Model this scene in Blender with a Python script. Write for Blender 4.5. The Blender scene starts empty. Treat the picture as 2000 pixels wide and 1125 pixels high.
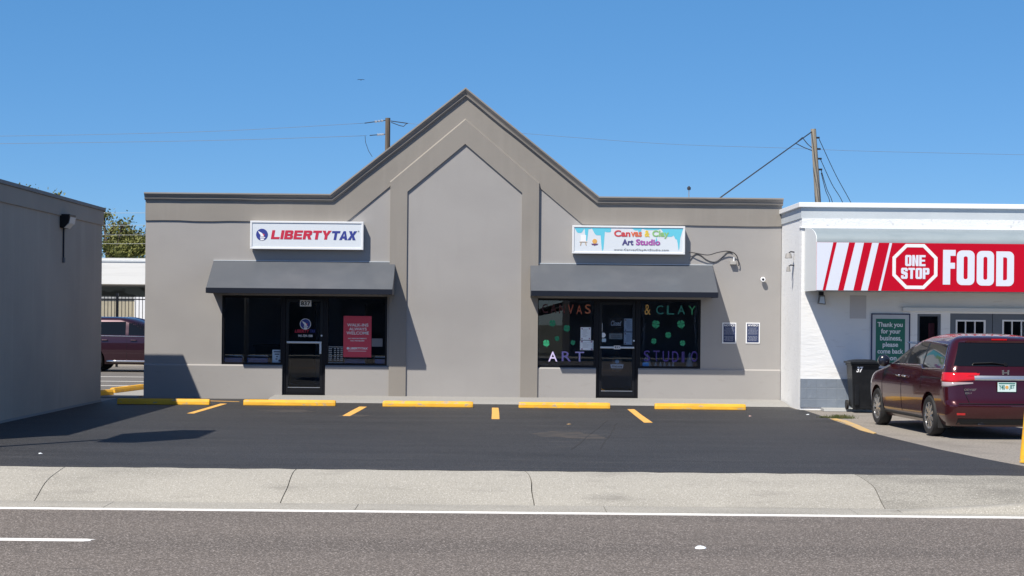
import bpy, bmesh, math, random
from mathutils import Vector, Matrix
random.seed(7)
S = bpy.context.scene
COL = S.collection
rad = math.radians

# ------------------------------------------------------------------ camera, sky, sun, exposure
F, CU, CV, CZ, ROLL = 3400.0, 968.0, 618.0, 1.95, 0.0095      # measured from the photograph (2000 x 1125)
cam = bpy.data.cameras.new('camera')
cam.sensor_width = 36.0
cam.lens = F / 2000.0 * 36.0
cam.shift_x = (1000 - CU) / 2000.0
cam.shift_y = (CV - 562.5) / 2000.0
cam.clip_start, cam.clip_end = 0.1, 3000
camo = bpy.data.objects.new('camera', cam); COL.objects.link(camo)
camo.matrix_world = Matrix.Translation((0, 0, CZ)) @ Matrix.Rotation(rad(90), 4, 'X') @ Matrix.Rotation(ROLL, 4, 'Z')
S.camera = camo

LD = Vector((0.74, 1.0, -1.72)).normalized()                  # the way the sunlight travels
EL = math.asin(-LD.z); AZ = math.atan2(-LD.x, -LD.y)
W = bpy.data.worlds.new('World'); S.world = W; W.use_nodes = True
wn, wl = W.node_tree.nodes, W.node_tree.links
bg = wn['Background']; bg.inputs['Strength'].default_value = 0.105
sky = wn.new('ShaderNodeTexSky'); sky.sky_type = 'NISHITA'; sky.sun_disc = False
sky.sun_elevation = EL; sky.sun_rotation = AZ
sky.altitude = 3000; sky.air_density = 1.0; sky.dust_density = 0.6; sky.ozone_density = 8.0
mixs = wn.new('ShaderNodeMix'); mixs.data_type = 'RGBA'; mixs.clamp_factor = True     # deep even blue away from the sun, whiter sky round it
mixs.inputs[7].default_value = (0.036 / .105, 0.225 / .105, 0.50 / .105, 1)
tcw = wn.new('ShaderNodeTexCoord'); dotn = wn.new('ShaderNodeVectorMath'); dotn.operation = 'DOT_PRODUCT'
dotn.inputs[1].default_value = tuple(-LD); wl.new(tcw.outputs['Generated'], dotn.inputs[0])
mrw = wn.new('ShaderNodeMapRange'); mrw.inputs['From Min'].default_value = -0.15; mrw.inputs['From Max'].default_value = 0.45
mrw.inputs['To Min'].default_value = 0.5; mrw.inputs['To Max'].default_value = 0.0
wl.new(dotn.outputs['Value'], mrw.inputs['Value']); wl.new(mrw.outputs[0], mixs.inputs[0])
wl.new(sky.outputs[0], mixs.inputs[6]); wl.new(mixs.outputs[2], bg.inputs['Color'])
sl = bpy.data.lights.new('sun', 'SUN'); sl.energy = 5.0; sl.angle = rad(0.53); sl.color = (1.0, 0.93, 0.82)
so = bpy.data.objects.new('sun', sl); COL.objects.link(so)
so.rotation_euler = LD.to_track_quat('-Z', 'Y').to_euler(); so.location = (-20, -20, 40)
S.view_settings.view_transform = 'Standard'; S.view_settings.look = 'None'
S.view_settings.exposure = 0.35; S.view_settings.gamma = 1.0
S.render.engine = 'CYCLES'
S.cycles.use_denoising = True
S.cycles.max_bounces = 8; S.cycles.transparent_max_bounces = 16
S.cycles.sample_clamp_indirect = 4.0

# ------------------------------------------------------------------ measuring helpers
def P(u, v, Y):                       # a measured point of the photograph at a known distance -> (x, z)
    du, dv = u - CU, CV - v
    c, s = math.cos(ROLL), math.sin(ROLL)
    return ((du * c - dv * s) * Y / F, (dv * c + du * s) * Y / F + CZ)
def G(u, v, z=0.0):                   # a measured point on level ground -> (x, y)
    du, dv = u - CU, CV - v
    c, s = math.cos(ROLL), math.sin(ROLL)
    Y = (z - CZ) * F / (dv * c + du * s)
    return ((du * c - dv * s) * Y / F, Y)

# ------------------------------------------------------------------ materials
def srgb(r, g, b):
    f = lambda c: (c / 255 / 12.92) if c / 255 <= 0.04045 else ((c / 255 + 0.055) / 1.055) ** 2.4
    return (f(r), f(g), f(b))
MATS = {}
def mat(name, col, rough=0.7, layers=(), bump=None, metal=0.0, coat=0.0, spec=0.5, emit=None):
    """layers: (scale xyz, colour, amount, lo, hi, detail) noise patches of a second colour; bump: (scale, strength, distance)"""
    m = bpy.data.materials.new(name); m.use_nodes = True
    n, l = m.node_tree.nodes, m.node_tree.links
    b = n['Principled BSDF']
    b.inputs['Base Color'].default_value = (*col, 1); b.inputs['Roughness'].default_value = rough
    b.inputs['Metallic'].default_value = metal; b.inputs['Coat Weight'].default_value = coat
    b.inputs['Coat Roughness'].default_value = 0.04
    b.inputs['Specular IOR Level'].default_value = spec
    geo = n.new('ShaderNodeNewGeometry')
    cur = None
    for (sc, c2, amt, lo, hi, det) in layers:
        mp = n.new('ShaderNodeMapping'); mp.inputs['Scale'].default_value = sc
        l.new(geo.outputs['Position'], mp.inputs['Vector'])
        t = n.new('ShaderNodeTexNoise'); t.inputs['Scale'].default_value = 1.0; t.inputs['Detail'].default_value = det
        l.new(mp.outputs[0], t.inputs['Vector'])
        r = n.new('ShaderNodeMapRange'); r.inputs['From Min'].default_value = lo; r.inputs['From Max'].default_value = hi
        r.inputs['To Max'].default_value = amt
        l.new(t.outputs['Fac'], r.inputs['Value'])
        x = n.new('ShaderNodeMix'); x.data_type = 'RGBA'
        l.new(r.outputs[0], x.inputs[0])
        if cur is None: x.inputs[6].default_value = (*col, 1)
        else: l.new(cur, x.inputs[6])
        x.inputs[7].default_value = (*c2, 1)
        cur = x.outputs[2]
    if cur is not None: l.new(cur, b.inputs['Base Color'])
    if bump:
        bs = bump[0] if isinstance(bump[0], tuple) else (bump[0],) * 3
        mp = n.new('ShaderNodeMapping'); mp.inputs['Scale'].default_value = bs; l.new(geo.outputs['Position'], mp.inputs['Vector'])
        t = n.new('ShaderNodeTexNoise'); t.inputs['Scale'].default_value = 1.0; t.inputs['Detail'].default_value = 5
        l.new(mp.outputs[0], t.inputs['Vector'])
        bp = n.new('ShaderNodeBump'); bp.inputs['Strength'].default_value = bump[1]; bp.inputs['Distance'].default_value = bump[2]
        l.new(t.outputs['Fac'], bp.inputs['Height']); l.new(bp.outputs[0], b.inputs['Normal'])
    MATS[name] = m
    return m
def sh(c, k): return tuple(x * k for x in c)
def glassmat(name, tint, ior=1.45, rough=0.0):
    m = bpy.data.materials.new(name); m.use_nodes = True
    n, l = m.node_tree.nodes, m.node_tree.links
    n.remove(n['Principled BSDF'])
    tr = n.new('ShaderNodeBsdfTransparent'); tr.inputs[0].default_value = (*tint, 1)
    gl = n.new('ShaderNodeBsdfGlossy'); gl.inputs['Roughness'].default_value = rough; gl.inputs[0].default_value = (.95, .97, 1, 1)
    fr = n.new('ShaderNodeFresnel'); fr.inputs[0].default_value = ior
    mx = n.new('ShaderNodeMixShader')
    l.new(fr.outputs[0], mx.inputs[0]); l.new(tr.outputs[0], mx.inputs[1]); l.new(gl.outputs[0], mx.inputs[2])
    l.new(mx.outputs[0], n['Material Output'].inputs['Surface'])
    return m
def brickmat(name, col, col2, bw, bh, mortar, mcol, rough=0.8, offset=0.5, bump=0.4, stain=None):
    m = mat(name, col, rough)
    n, l = m.node_tree.nodes, m.node_tree.links
    b = n['Principled BSDF']; geo = n.new('ShaderNodeNewGeometry')
    sep = n.new('ShaderNodeSeparateXYZ'); cmb = n.new('ShaderNodeCombineXYZ'); ad = n.new('ShaderNodeMath')
    l.new(geo.outputs['Position'], sep.inputs[0])
    l.new(sep.outputs[0], ad.inputs[0]); l.new(sep.outputs[1], ad.inputs[1])
    l.new(ad.outputs[0], cmb.inputs[0]); l.new(sep.outputs[2], cmb.inputs[1])
    t = n.new('ShaderNodeTexBrick'); t.offset = offset
    l.new(cmb.outputs[0], t.inputs['Vector'])
    t.inputs['Color1'].default_value = (*col, 1); t.inputs['Color2'].default_value = (*col2, 1); t.inputs['Mortar'].default_value = (*mcol, 1)
    t.inputs['Scale'].default_value = 1.0; t.inputs['Mortar Size'].default_value = mortar; t.inputs['Mortar Smooth'].default_value = 0.4
    t.inputs['Brick Width'].default_value = bw; t.inputs['Row Height'].default_value = bh
    cur = t.outputs['Color']
    ns = n.new('ShaderNodeTexNoise'); ns.inputs['Scale'].default_value = 9; ns.inputs['Detail'].default_value = 6
    l.new(geo.outputs['Position'], ns.inputs['Vector'])
    if stain:
        r = n.new('ShaderNodeMapRange'); r.inputs['From Min'].default_value = 0.58; r.inputs['From Max'].default_value = 0.75; r.inputs['To Max'].default_value = stain[1]
        l.new(ns.outputs['Fac'], r.inputs['Value'])
        x = n.new('ShaderNodeMix'); x.data_type = 'RGBA'; l.new(r.outputs[0], x.inputs[0]); l.new(cur, x.inputs[6]); x.inputs[7].default_value = (*stain[0], 1)
        cur = x.outputs[2]
    l.new(cur, b.inputs['Base Color'])
    mm = n.new('ShaderNodeMath'); mm.operation = 'SUBTRACT'; l.new(ns.outputs['Fac'], mm.inputs[0]); l.new(t.outputs['Fac'], mm.inputs[1])
    bp = n.new('ShaderNodeBump'); bp.inputs['Strength'].default_value = bump; bp.inputs['Distance'].default_value = 0.012
    l.new(mm.outputs[0], bp.inputs['Height']); l.new(bp.outputs[0], b.inputs['Normal'])
    return m

# main building paints
cw = (0.335, 0.324, 0.316); cb = (0.262, 0.243, 0.219)
M_wall = mat('stucco_light', cw, 0.9, [((.5, .5, .8), sh(cw, .86), .7, .4, .68, 5), ((4, 4, .6), sh(cw, .88), .28, .5, .75, 4), ((70, 70, 70), sh(cw, 1.14), .35, .45, .7, 2)], (90, .25, .006))
M_band = mat('stucco_taupe', cb, 0.9, [((.6, .6, .9), sh(cb, .86), .7, .4, .7, 5), ((6, 6, .6), sh(cb, 1.12), .4, .5, .75, 4), ((70, 70, 70), sh(cb, 1.12), .3, .45, .7, 2)], (90, .25, .006))
M_base = mat('stucco_base', sh(cw, 1.0), 0.9, [((.5, .5, .8), sh(cw, .88), .6, .4, .68, 5), ((3, 3, 9), (.2, .18, .16), .25, .6, .8, 5)], (90, .25, .006))
cl = (0.41, 0.345, 0.288)
M_left = mat('stucco_grey', cl, 0.92, [((.4, .4, .5), sh(cl, .82), .8, .4, .68, 5), ((4, 4, .35), sh(cl, 1.12), .5, .5, .75, 4), ((60, 60, 60), sh(cl, 1.15), .3, .45, .7, 2)], (80, .3, .008))
M_leftband = mat('stucco_grey_band', sh(cl, .92), 0.9, [((.5, .5, .5), sh(cl, .78), .7, .4, .7, 5)], (80, .25, .008))
M_white = mat('white_painted_wall', (.82, .83, .83), .65, [((1.2, 1.2, 1.2), (.74, .75, .76), .5, .45, .7, 5), ((2.5, 2.5, 14), (.58, .56, .54), .45, .62, .75, 6)], ((3.5, 3.5, 16), .35, .02))
M_whiterough = mat('white_rough_stucco', (.76, .77, .78), .85, [((9, 9, 9), (.42, .42, .43), .6, .62, .72, 6), ((1, 1, 1), (.68, .69, .7), .5, .45, .7, 4)], (22, .7, .012))
M_coping = mat('white_coping', (.82, .83, .84), .5)
M_parapet = mat('pale_grey_parapet', (.52, .56, .59), .7, [((2, 2, 2), (.46, .5, .54), .6, .4, .7, 4)])
M_tile = brickmat('grey_tile', (.205, .24, .29), (.19, .225, .275), .215, .24, .006, (.20, .235, .28), .45, 0.0, .5, ((.4, .45, .5), .25))
M_footing = mat('pale_footing', (.36, .37, .37), .8, [((4, 4, 4), (.38, .38, .36), .6, .45, .7, 5)])
# ground
M_ground = mat('dry_ground', (.2, .18, .13), .95, [((.2, .2, .2), (.12, .14, .07), .8, .4, .65, 5)])
ca = (0.0325, 0.0327, 0.0355)
M_fresh = mat('fresh_asphalt', ca, .66, [((.3, 1.3, 1), sh(ca, 1.45), .6, .42, .66, 6), ((.4, 4.5, 1), (.10, .098, .098), .4, .54, .74, 7), ((.25, 1.0, 1), sh(ca, .55), .6, .5, .7, 5), ((45, 45, 45), sh(ca, .5), .85, .45, .62, 3), ((60, 60, 60), (.15, .15, .15), .75, .56, .72, 2), ((1.5, 3.5, 1), (.11, .08, .055), .35, .66, .78, 6)], (55, .6, .012), spec=.35)
co = (0.27, 0.245, 0.215)
M_old = mat('old_asphalt', co, .88, [((1.2, 1.2, 1), sh(co, .62), .7, .5, .7, 7), ((30, 30, 30), sh(co, .55), .75, .45, .65, 3), ((55, 55, 55), (.36, .34, .31), .5, .55, .7, 2)], (60, .6, .01))
M_backlot = mat('rear_asphalt', (.13, .12, .11), .88, [((.5, .5, 1), (.09, .085, .08), .7, .45, .7, 6), ((25, 25, 25), (.2, .19, .17), .5, .5, .7, 2)])
cr = (0.136, 0.116, 0.100)
M_road = mat('road_asphalt', cr, .85, [((.06, .55, 1), sh(cr, .68), .8, .46, .62, 4), ((.9, 4, 1), sh(cr, .7), .35, .55, .75, 6), ((42, 42, 42), sh(cr, .45), .65, .44, .62, 3), ((58, 58, 58), (.46, .41, .38), .7, .54, .68, 2), ((1.3, 12, 1), (.03, .03, .03), .7, .70, .74, 4)], (50, .5, .01))
cc = (0.342, 0.325, 0.284)
M_conc = mat('concrete', cc, .85, [((.5, 1.4, 1), sh(cc, .72), .65, .45, .72, 6), ((48, 48, 48), sh(cc, .6), .5, .46, .66, 3), ((60, 60, 60), (.62, .6, .56), .6, .54, .7, 2), ((1.1, 3, 1), (.15, .14, .125), .5, .58, .78, 6)], (60, .5, .01))
M_concd = mat('stained_concrete', sh(cc, .82), .85, [((.7, 1.6, 1), sh(cc, .45), .8, .45, .68, 6), ((30, 30, 30), sh(cc, .5), .65, .48, .66, 3), ((55, 55, 55), (.55, .53, .48), .5, .52, .68, 2)], (60, .5, .01))
M_walk = mat('walk_concrete', (.27, .265, .255), .85, [((1, 1, 1), (.27, .27, .26), .7, .45, .7, 6), ((40, 40, 40), (.45, .44, .42), .4, .5, .7, 2)], (60, .3, .006))
M_joint = mat('joint_dark', (.02, .019, .018), .95)
M_yel = mat('yellow_paint', (.80, .43, .022), .65, [((3, 3, 3), (.66, .33, .02), .7, .42, .68, 5), ((6, 16, 16), (.36, .31, .22), .85, .58, .66, 7), ((2.2, 9, 9), (.10, .07, .04), .55, .66, .8, 6), ((2, 3, 22), (.5, .26, .02), .5, .5, .7, 5)], (40, .3, .006))
M_yelline = mat('worn_yellow_marking', (.74, .40, .09), .8, [((9, 9, 9), (.3, .2, .1), .6, .52, .72, 6)])
M_whline = mat('white_marking', (.78, .77, .74), .8, [((3, 12, 5), (.45, .42, .4), .5, .56, .72, 6)])
# general
M_black = mat('black_metal', (.007, .0075, .01), .4, spec=.3)
M_bronze = mat('dark_bronze_frame', (.006, .006, .009), .45, spec=.25)
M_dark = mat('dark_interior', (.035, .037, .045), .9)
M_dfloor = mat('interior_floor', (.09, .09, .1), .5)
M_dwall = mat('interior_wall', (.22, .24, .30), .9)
M_glass = glassmat('tinted_pane', (.84, .87, .9))
M_awn = mat('awning_fabric', (.086, .096, .112), .36, [((2, 2, 2), (.115, .124, .138), .5, .45, .7, 4), ((60, 60, 60), (.1, .105, .115), .3, .45, .65, 2)], (120, .15, .003), spec=.4)
M_val = mat('awning_valance', (.010, .0135, .024), .6, spec=.2)
M_alu = mat('white_aluminium', (.74, .76, .78), .4)
M_steel = mat('brushed_steel', (.6, .62, .64), .35, metal=.9)
M_chrome = mat('chrome', (.82, .83, .84), .12, metal=1.0)
M_signwhite = mat('sign_white', (.66, .71, .76), .35)
M_paper = mat('white_paper', (.75, .8, .85), .8)
M_paperb = mat('pale_blue_paper', (.42, .55, .66), .8)
M_red = mat('letter_red', (.52, .02, .055), .5)
M_blue = mat('letter_blue', (.03, .045, .26), .5)
M_navy = mat('navy_print', (.022, .035, .10), .5)
M_poster = mat('poster_red', (.62, .06, .10), .6)
M_lwhite = mat('letter_white', (.82, .83, .85), .5)
M_lblack = mat('letter_black', (.015, .015, .018), .5)
M_lgrey = mat('letter_grey', (.12, .13, .15), .5)
M_sred = mat('sign_red', (.50, .002, .02), .5, spec=.15)
M_swhite = mat('sign_pale', (.70, .74, .84), .42)
M_canopy = mat('canopy_metal', (.26, .31, .335), .5, [((2, 4, 4), (.21, .26, .285), .6, .45, .7, 4)])
M_canopyend = mat('canopy_end', (.74, .77, .78), .5)
M_green = mat('sign_green', (.012, .155, .105), .5)
M_shamrock = mat('shamrock_green', (.02, .30, .14), .6)
M_greydoor = mat('grey_door_paint', (.12, .14, .17), .5)
M_plastic = mat('black_plastic', (.008, .009, .011), .45, [((6, 6, 6), (.016, .017, .019), .6, .45, .7, 4)], spec=.3)
M_wood = mat('pole_wood', (.13, .105, .08), .9, [((20, 20, .6), (.055, .045, .035), .8, .45, .65, 5)], (40, .4, .01))
M_woodl = mat('pole_wood_weathered', (.28, .25, .2), .9, [((20, 20, .6), (.15, .13, .1), .8, .45, .65, 5)], (40, .4, .01))
M_wire = mat('wire_black', (.03, .03, .035), .6)
M_bark = mat('bark', (.10, .08, .06), .95, [((8, 8, 2), (.05, .04, .03), .8, .45, .65, 5)])
M_rubber = mat('rubber', (.016, .016, .017), .75)
M_alloy = mat('alloy_wheel', (.62, .63, .65), .25, metal=.9)
M_paint = mat('maroon_paint', (.052, .0045, .008), .2, coat=.8, metal=.35)
M_paint2 = mat('plum_paint', (.032, .007, .016), .3, coat=1.0, metal=.4)
M_carglass = mat('car_glass', (.006, .007, .008), .03, spec=.5)
M_mirror = mat('mirror_shell', (.012, .014, .025), .25, coat=.6)
M_lamp = mat('red_lens', (.55, .008, .012), .12, coat=1.0)
M_lampc = mat('clear_lens', (.36, .30, .31), .12, coat=1.0)
M_blue_chair = mat('blue_vinyl', (.07, .20, .52), .5)

# ------------------------------------------------------------------ mesh helpers
class MB:
    def __init__(s): s.v, s.f = [], []
    def add(s, vs, fs):
        o = len(s.v); s.v += [tuple(p) for p in vs]; s.f += [tuple(i + o for i in f) for f in fs]; return s
    def box(s, x0, x1, y0, y1, z0, z1):
        return s.add([(x0, y0, z0), (x1, y0, z0), (x1, y1, z0), (x0, y1, z0), (x0, y0, z1), (x1, y0, z1), (x1, y1, z1), (x0, y1, z1)],
                     [(3, 2, 1, 0), (4, 5, 6, 7), (0, 1, 5, 4), (1, 2, 6, 5), (2, 3, 7, 6), (3, 0, 4, 7)])
    def prism(s, poly, a, b, ax='y'):
        """poly in the two other axes; extruded from a to b along ax"""
        n = len(poly)
        mk = {'y': lambda p, t: (p[0], t, p[1]), 'x': lambda p, t: (t, p[0], p[1]), 'z': lambda p, t: (p[0], p[1], t)}[ax]
        return s.add([mk(p, a) for p in poly] + [mk(p, b) for p in poly],
                     [tuple(range(n)), tuple(range(2 * n - 1, n - 1, -1))] + [(i, (i + 1) % n, n + (i + 1) % n, n + i) for i in range(n)])
    def tube(s, pts, r, n=8, r2=None):
        pts = [Vector(p) for p in pts]; k = len(pts); rings = []
        for i, p in enumerate(pts):
            t = (pts[min(i + 1, k - 1)] - pts[max(i - 1, 0)]).normalized()
            a = t.cross(Vector((0, 0, 1)));
            if a.length < 1e-3: a = t.cross(Vector((0, 1, 0)))
            a.normalize(); b = t.cross(a)
            rr = r if r2 is None else r + (r2 - r) * i / (k - 1)
            if isinstance(r, (list, tuple)): rr = r[i]
            rings.append([p + (a * math.cos(q) + b * math.sin(q)) * rr for q in [2 * math.pi * j / n for j in range(n)]])
        fs = []
        for i in range(k - 1):
            for j in range(n): fs.append((i * n + j, i * n + (j + 1) % n, (i + 1) * n + (j + 1) % n, (i + 1) * n + j))
        fs += [tuple(range(n - 1, -1, -1)), tuple((k - 1) * n + j for j in range(n))]
        return s.add([p for r_ in rings for p in r_], fs)
    def lathe(s, prof, c=(0, 0, 0), ax='z', n=24, loop=False):
        """prof: (radius, position along ax)"""
        vs, fs, k = [], [], len(prof)
        for (r, t) in prof:
            for j in range(n):
                q = 2 * math.pi * j / n; a, b = r * math.cos(q), r * math.sin(q)
                p = {'z': (a, b, t), 'x': (t, a, b), 'y': (a, t, b)}[ax]
                vs.append((c[0] + p[0], c[1] + p[1], c[2] + p[2]))
        for i in range(k - 1):
            for j in range(n): fs.append((i * n + j, i * n + (j + 1) % n, (i + 1) * n + (j + 1) % n, (i + 1) * n + j))
        if loop:
            for j in range(n): fs.append(((k - 1) * n + j, (k - 1) * n + (j + 1) % n, (j + 1) % n, j))
        else: fs += [tuple(range(n - 1, -1, -1)), tuple((k - 1) * n + j for j in range(n))]
        return s.add(vs, fs)
    def grid(s, fn, nu, nv):
        o = [fn(i / nu, j / nv) for j in range(nv + 1) for i in range(nu + 1)]
        return s.add(o, [(j * (nu + 1) + i, j * (nu + 1) + i + 1, (j + 1) * (nu + 1) + i + 1, (j + 1) * (nu + 1) + i) for j in range(nv) for i in range(nu)])
    def build(s, name, m, parent=None, smooth=None, bevel=None, loc=None):
        me = bpy.data.meshes.new(name); me.from_pydata(s.v, [], s.f); me.update()
        bm = bmesh.new(); bm.from_mesh(me); bmesh.ops.recalc_face_normals(bm, faces=bm.faces[:]); bm.to_mesh(me); bm.free()
        me.materials.append(m)
        o = bpy.data.objects.new(name, me); COL.objects.link(o)
        if parent: o.parent = parent
        if loc: o.location = loc
        if smooth:
            me.polygons.foreach_set('use_smooth', [True] * len(me.polygons))
            if smooth is not True: me.set_sharp_from_angle(angle=rad(smooth))
        if bevel:
            b = o.modifiers.new('bevel', 'BEVEL'); b.width = bevel; b.segments = 2; b.limit_method = 'ANGLE'; b.angle_limit = rad(40)
        return o
def tag(o, label, cat, group=None):
    o['label'] = label; o['category'] = cat
    if group: o['group'] = group
    return o
def thing(name, label, cat, loc=(0, 0, 0), rz=0, group=None):
    o = bpy.data.objects.new(name, None); o.empty_display_size = .2; COL.objects.link(o)
    o.location = loc; o.rotation_euler = (0, 0, rz)
    return tag(o, label, cat, group)
def struct(o): o['kind'] = 'structure'; return o
def setlabel(o, l): o['label'] = l; return o
def copy_tree(o, parent=None):
    c = o.copy(); COL.objects.link(c)
    if parent: c.parent = parent
    for ch in list(o.children): copy_tree(ch, c)
    return c
def textmesh(body, bold=0.0, shear=0.0, spacing=1.0, line=1.0, align='CENTER'):
    cu = bpy.data.curves.new('txt', 'FONT'); cu.body = body; cu.offset = bold; cu.shear = shear
    cu.space_character = spacing; cu.space_line = line; cu.align_x = align; cu.extrude = 0.004; cu.resolution_u = 4
    ob = bpy.data.objects.new('txt', cu); COL.objects.link(ob)
    dg = bpy.context.evaluated_depsgraph_get(); me = bpy.data.meshes.new_from_object(ob.evaluated_get(dg))
    bpy.data.objects.remove(ob); bpy.data.curves.remove(cu)
    return me
def lettering(body, x0, x1, z0, z1, y, m, parent=None, name='lettering', bold=0.0, shear=0.0, spacing=1.0, line=1.0, align='CENTER', depth=.003):
    """writing fitted into a rectangle of the plane y = const, facing -y"""
    me = textmesh(body, bold, shear, spacing, line, align)
    xs = [v.co.x for v in me.vertices]; ys = [v.co.y for v in me.vertices]
    ax, bx, ay, by = min(xs), max(xs), min(ys), max(ys)
    for v in me.vertices:
        v.co = Vector((x0 + (v.co.x - ax) / (bx - ax) * (x1 - x0), y - (depth if v.co.z > 0 else 0), z0 + (v.co.y - ay) / (by - ay) * (z1 - z0)))
    me.name = name; me.materials.clear(); me.materials.append(m)
    o = bpy.data.objects.new(name, me); COL.objects.link(o)
    if parent: o.parent = parent
    return o
def local(o, base):                    # shift a mesh built in world coordinates so that it hangs under a root standing at base
    for v in o.data.vertices: v.co -= Vector(base)
    return o
def disc(x, z, r, y0, y1, n=24, a0=0):
    return [(x + r * math.cos(a0 + 2 * math.pi * i / n), z + r * math.sin(a0 + 2 * math.pi * i / n)) for i in range(n)]

GLYPH = {
 'L': lambda a, b: [[(0, 0), (1, 0), (1, b), (a, b), (a, 1), (0, 1)]],
 'I': lambda a, b: [[(0, 0), (1, 0), (1, 1), (0, 1)]],
 'E': lambda a, b: [[(0, 0), (1, 0), (1, b), (a, b), (a, .5 - b * .45), (.92, .5 - b * .45), (.92, .5 + b * .45), (a, .5 + b * .45), (a, 1 - b), (1, 1 - b), (1, 1), (0, 1)]],
 'T': lambda a, b: [[(.5 - a / 2, 0), (.5 + a / 2, 0), (.5 + a / 2, 1 - b), (1, 1 - b), (1, 1), (0, 1), (0, 1 - b), (.5 - a / 2, 1 - b)]],
 'Y': lambda a, b: [[(.5 - a / 2, 0), (.5 + a / 2, 0), (.5 + a / 2, .42), (1.04, 1), (1.04 - a * 1.15, 1), (.5, .66), (a * 1.15 - .04, 1), (-.04, 1), (.5 - a / 2, .42)]],
 'X': lambda a, b: [[(0, 0), (a * 1.2, 0), (.5, .34), (1 - a * 1.2, 0), (1, 0), (.5 + a * .62, .51), (1, 1), (1 - a * 1.2, 1), (.5, .67), (a * 1.2, 1), (0, 1), (.5 - a * .62, .51)]],
 'A': lambda a, b: [[(0, 0), (a * 1.05, 0), (.5, .80), (.5, 1), (.36, 1)], [(1, 0), (1 - a * 1.05, 0), (.5, .80), (.5, 1), (.64, 1)], [(.22, .17), (.78, .17), (.72, .17 + b), (.28, .17 + b)]],
 'N': lambda a, b: [[(0, 0), (a, 0), (a, 1), (0, 1)], [(1 - a, 0), (1, 0), (1, 1), (1 - a, 1)], [(a, 1), (a, .62), (1 - a, 0), (1 - a, .38)]],
 'P': lambda a, b: [[(0, 0), (a, 0), (a, 1), (0, 1)], [(a, 1), (.86, 1), (1, .9), (1, .5), (.86, .4), (a, .4), (a, .4 + b), (1 - a, .4 + b), (1 - a, 1 - b), (a, 1 - b)]],
 'R': lambda a, b: [[(0, 0), (a, 0), (a, 1), (0, 1)], [(a, 1), (.84, 1), (1, .88), (1, .56), (.86, .44), (a, .40), (a, .40 + b), (1 - a, .42 + b), (1 - a, 1 - b), (a, 1 - b)], [(.44, .42), (.78, .46), (1.04, 0), (1.04 - a * 1.15, 0)]],
 'B': lambda a, b: [[(0, 0), (a, 0), (a, 1), (0, 1)], [(a, 1), (.82, 1), (.97, .9), (.97, .62), (.86, .51), (a, .51 - b * .5), (a, .51 + b * .45), (1 - a, .51 + b * .5), (1 - a, 1 - b), (a, 1 - b)], [(a, 0), (.84, 0), (1, .11), (1, .42), (.86, .51), (a, .51 + b * .4), (a, .51 - b * .5), (1 - a * .97, .51 - b * .5), (1 - a * .97, b), (a, b)]],
 'O': lambda a, b: [[(.16, 0), (.84, 0), (1, .1), (1, .9), (.84, 1), (.5, 1), (.5, 1 - b), (1 - a, 1 - b), (1 - a, b), (.5, b), (.5, 0.0)][:0] or [(.5, 0), (.84, 0), (1, .1), (1, .9), (.84, 1), (.5, 1), (.5, 1 - b), (1 - a, 1 - b), (1 - a, b), (.5, b)], [(.5, 0), (.16, 0), (0, .1), (0, .9), (.16, 1), (.5, 1), (.5, 1 - b), (a, 1 - b), (a, b), (.5, b)]],
 'S': lambda a, b: [[(.14, 0), (.86, 0), (1, .1), (1, .5), (.9, .58), (a, .7), (a, 1 - b), (1 - a, 1 - b), (1 - a, .68), (1, .68), (1, .9), (.86, 1), (.14, 1), (0, .9), (0, .56), (.1, .46), (1 - a, .34), (1 - a, b), (a, b), (a, .32), (0, .32), (0, .1)]],
}
def block_text(body, x0, x1, z0, z1, y, a, b, gap, shear=0.0, narrow=('I',), d=.004):
    m = MB(); ws = [a if c in narrow else 1.0 for c in body]; tot = sum(ws) + gap * (len(body) - 1); h = z1 - z0; u = (x1 - x0 - shear * h) / tot; x = x0; k = 0
    for c, w in zip(body, ws):
        for poly in GLYPH[c](a, b):
            m.prism([(x + px_ * w * u + shear * h * pz, z0 + h * pz) for px_, pz in poly], y - d - .0003 * (k % 5), y); k += 1
        x += (w + gap) * u
    return m

# ------------------------------------------------------------------ ground, road, lot
struct(MB().box(-900, 900, -400, 1500, -1.0, -0.33).build('ground', M_ground))
struct(MB().box(-300, 300, -9.0, 20.04, -0.6, -0.30).build('road', M_road))
struct(MB().box(-300, 300, 22.0, 400, -0.6, -0.006).build('old_lot', M_old))
struct(MB().box(-60, -3, 40.3, 62.5, -0.006, 0.0).build('rear_lot', M_backlot))
# fresh black lot, its right border measured on the ground
rb = [G(u, v) for u, v in ((1563, 799), (1600, 811), (1650, 829), (1700, 845), (1760, 860), (1830, 877), (1910, 894), (2000, 911), (2120, 931))]
rl = random.Random(9)
lot = [(-40, 22.0)] + [(-12 + .22 * i, 21.965 + rl.uniform(-.022, .022)) for i in range(93)] + [(8.6, 21.97)] + [(x, y) for x, y in reversed(rb) if y > 22.02] + [(6.5, 37.5), (6.5, 40.0), (-8.3, 40.2), (-8.62, 40.2), (-8.62, 25.0), (-40, 25.0)]
struct(MB().prism(lot, -0.003, 0.004, 'z').build('parking_lot', M_fresh))
# walk in front of the shops: a sloping concrete strip
wy = [(40.0, .10), (39.2, .085), (38.75, .05), (38.55, .006), (38.55, -.05), (40.0, -.05)]
m = MB(); m.prism(wy, -5.05, 6.52, 'x')
struct(m.build('shop_walk', M_walk))
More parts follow.
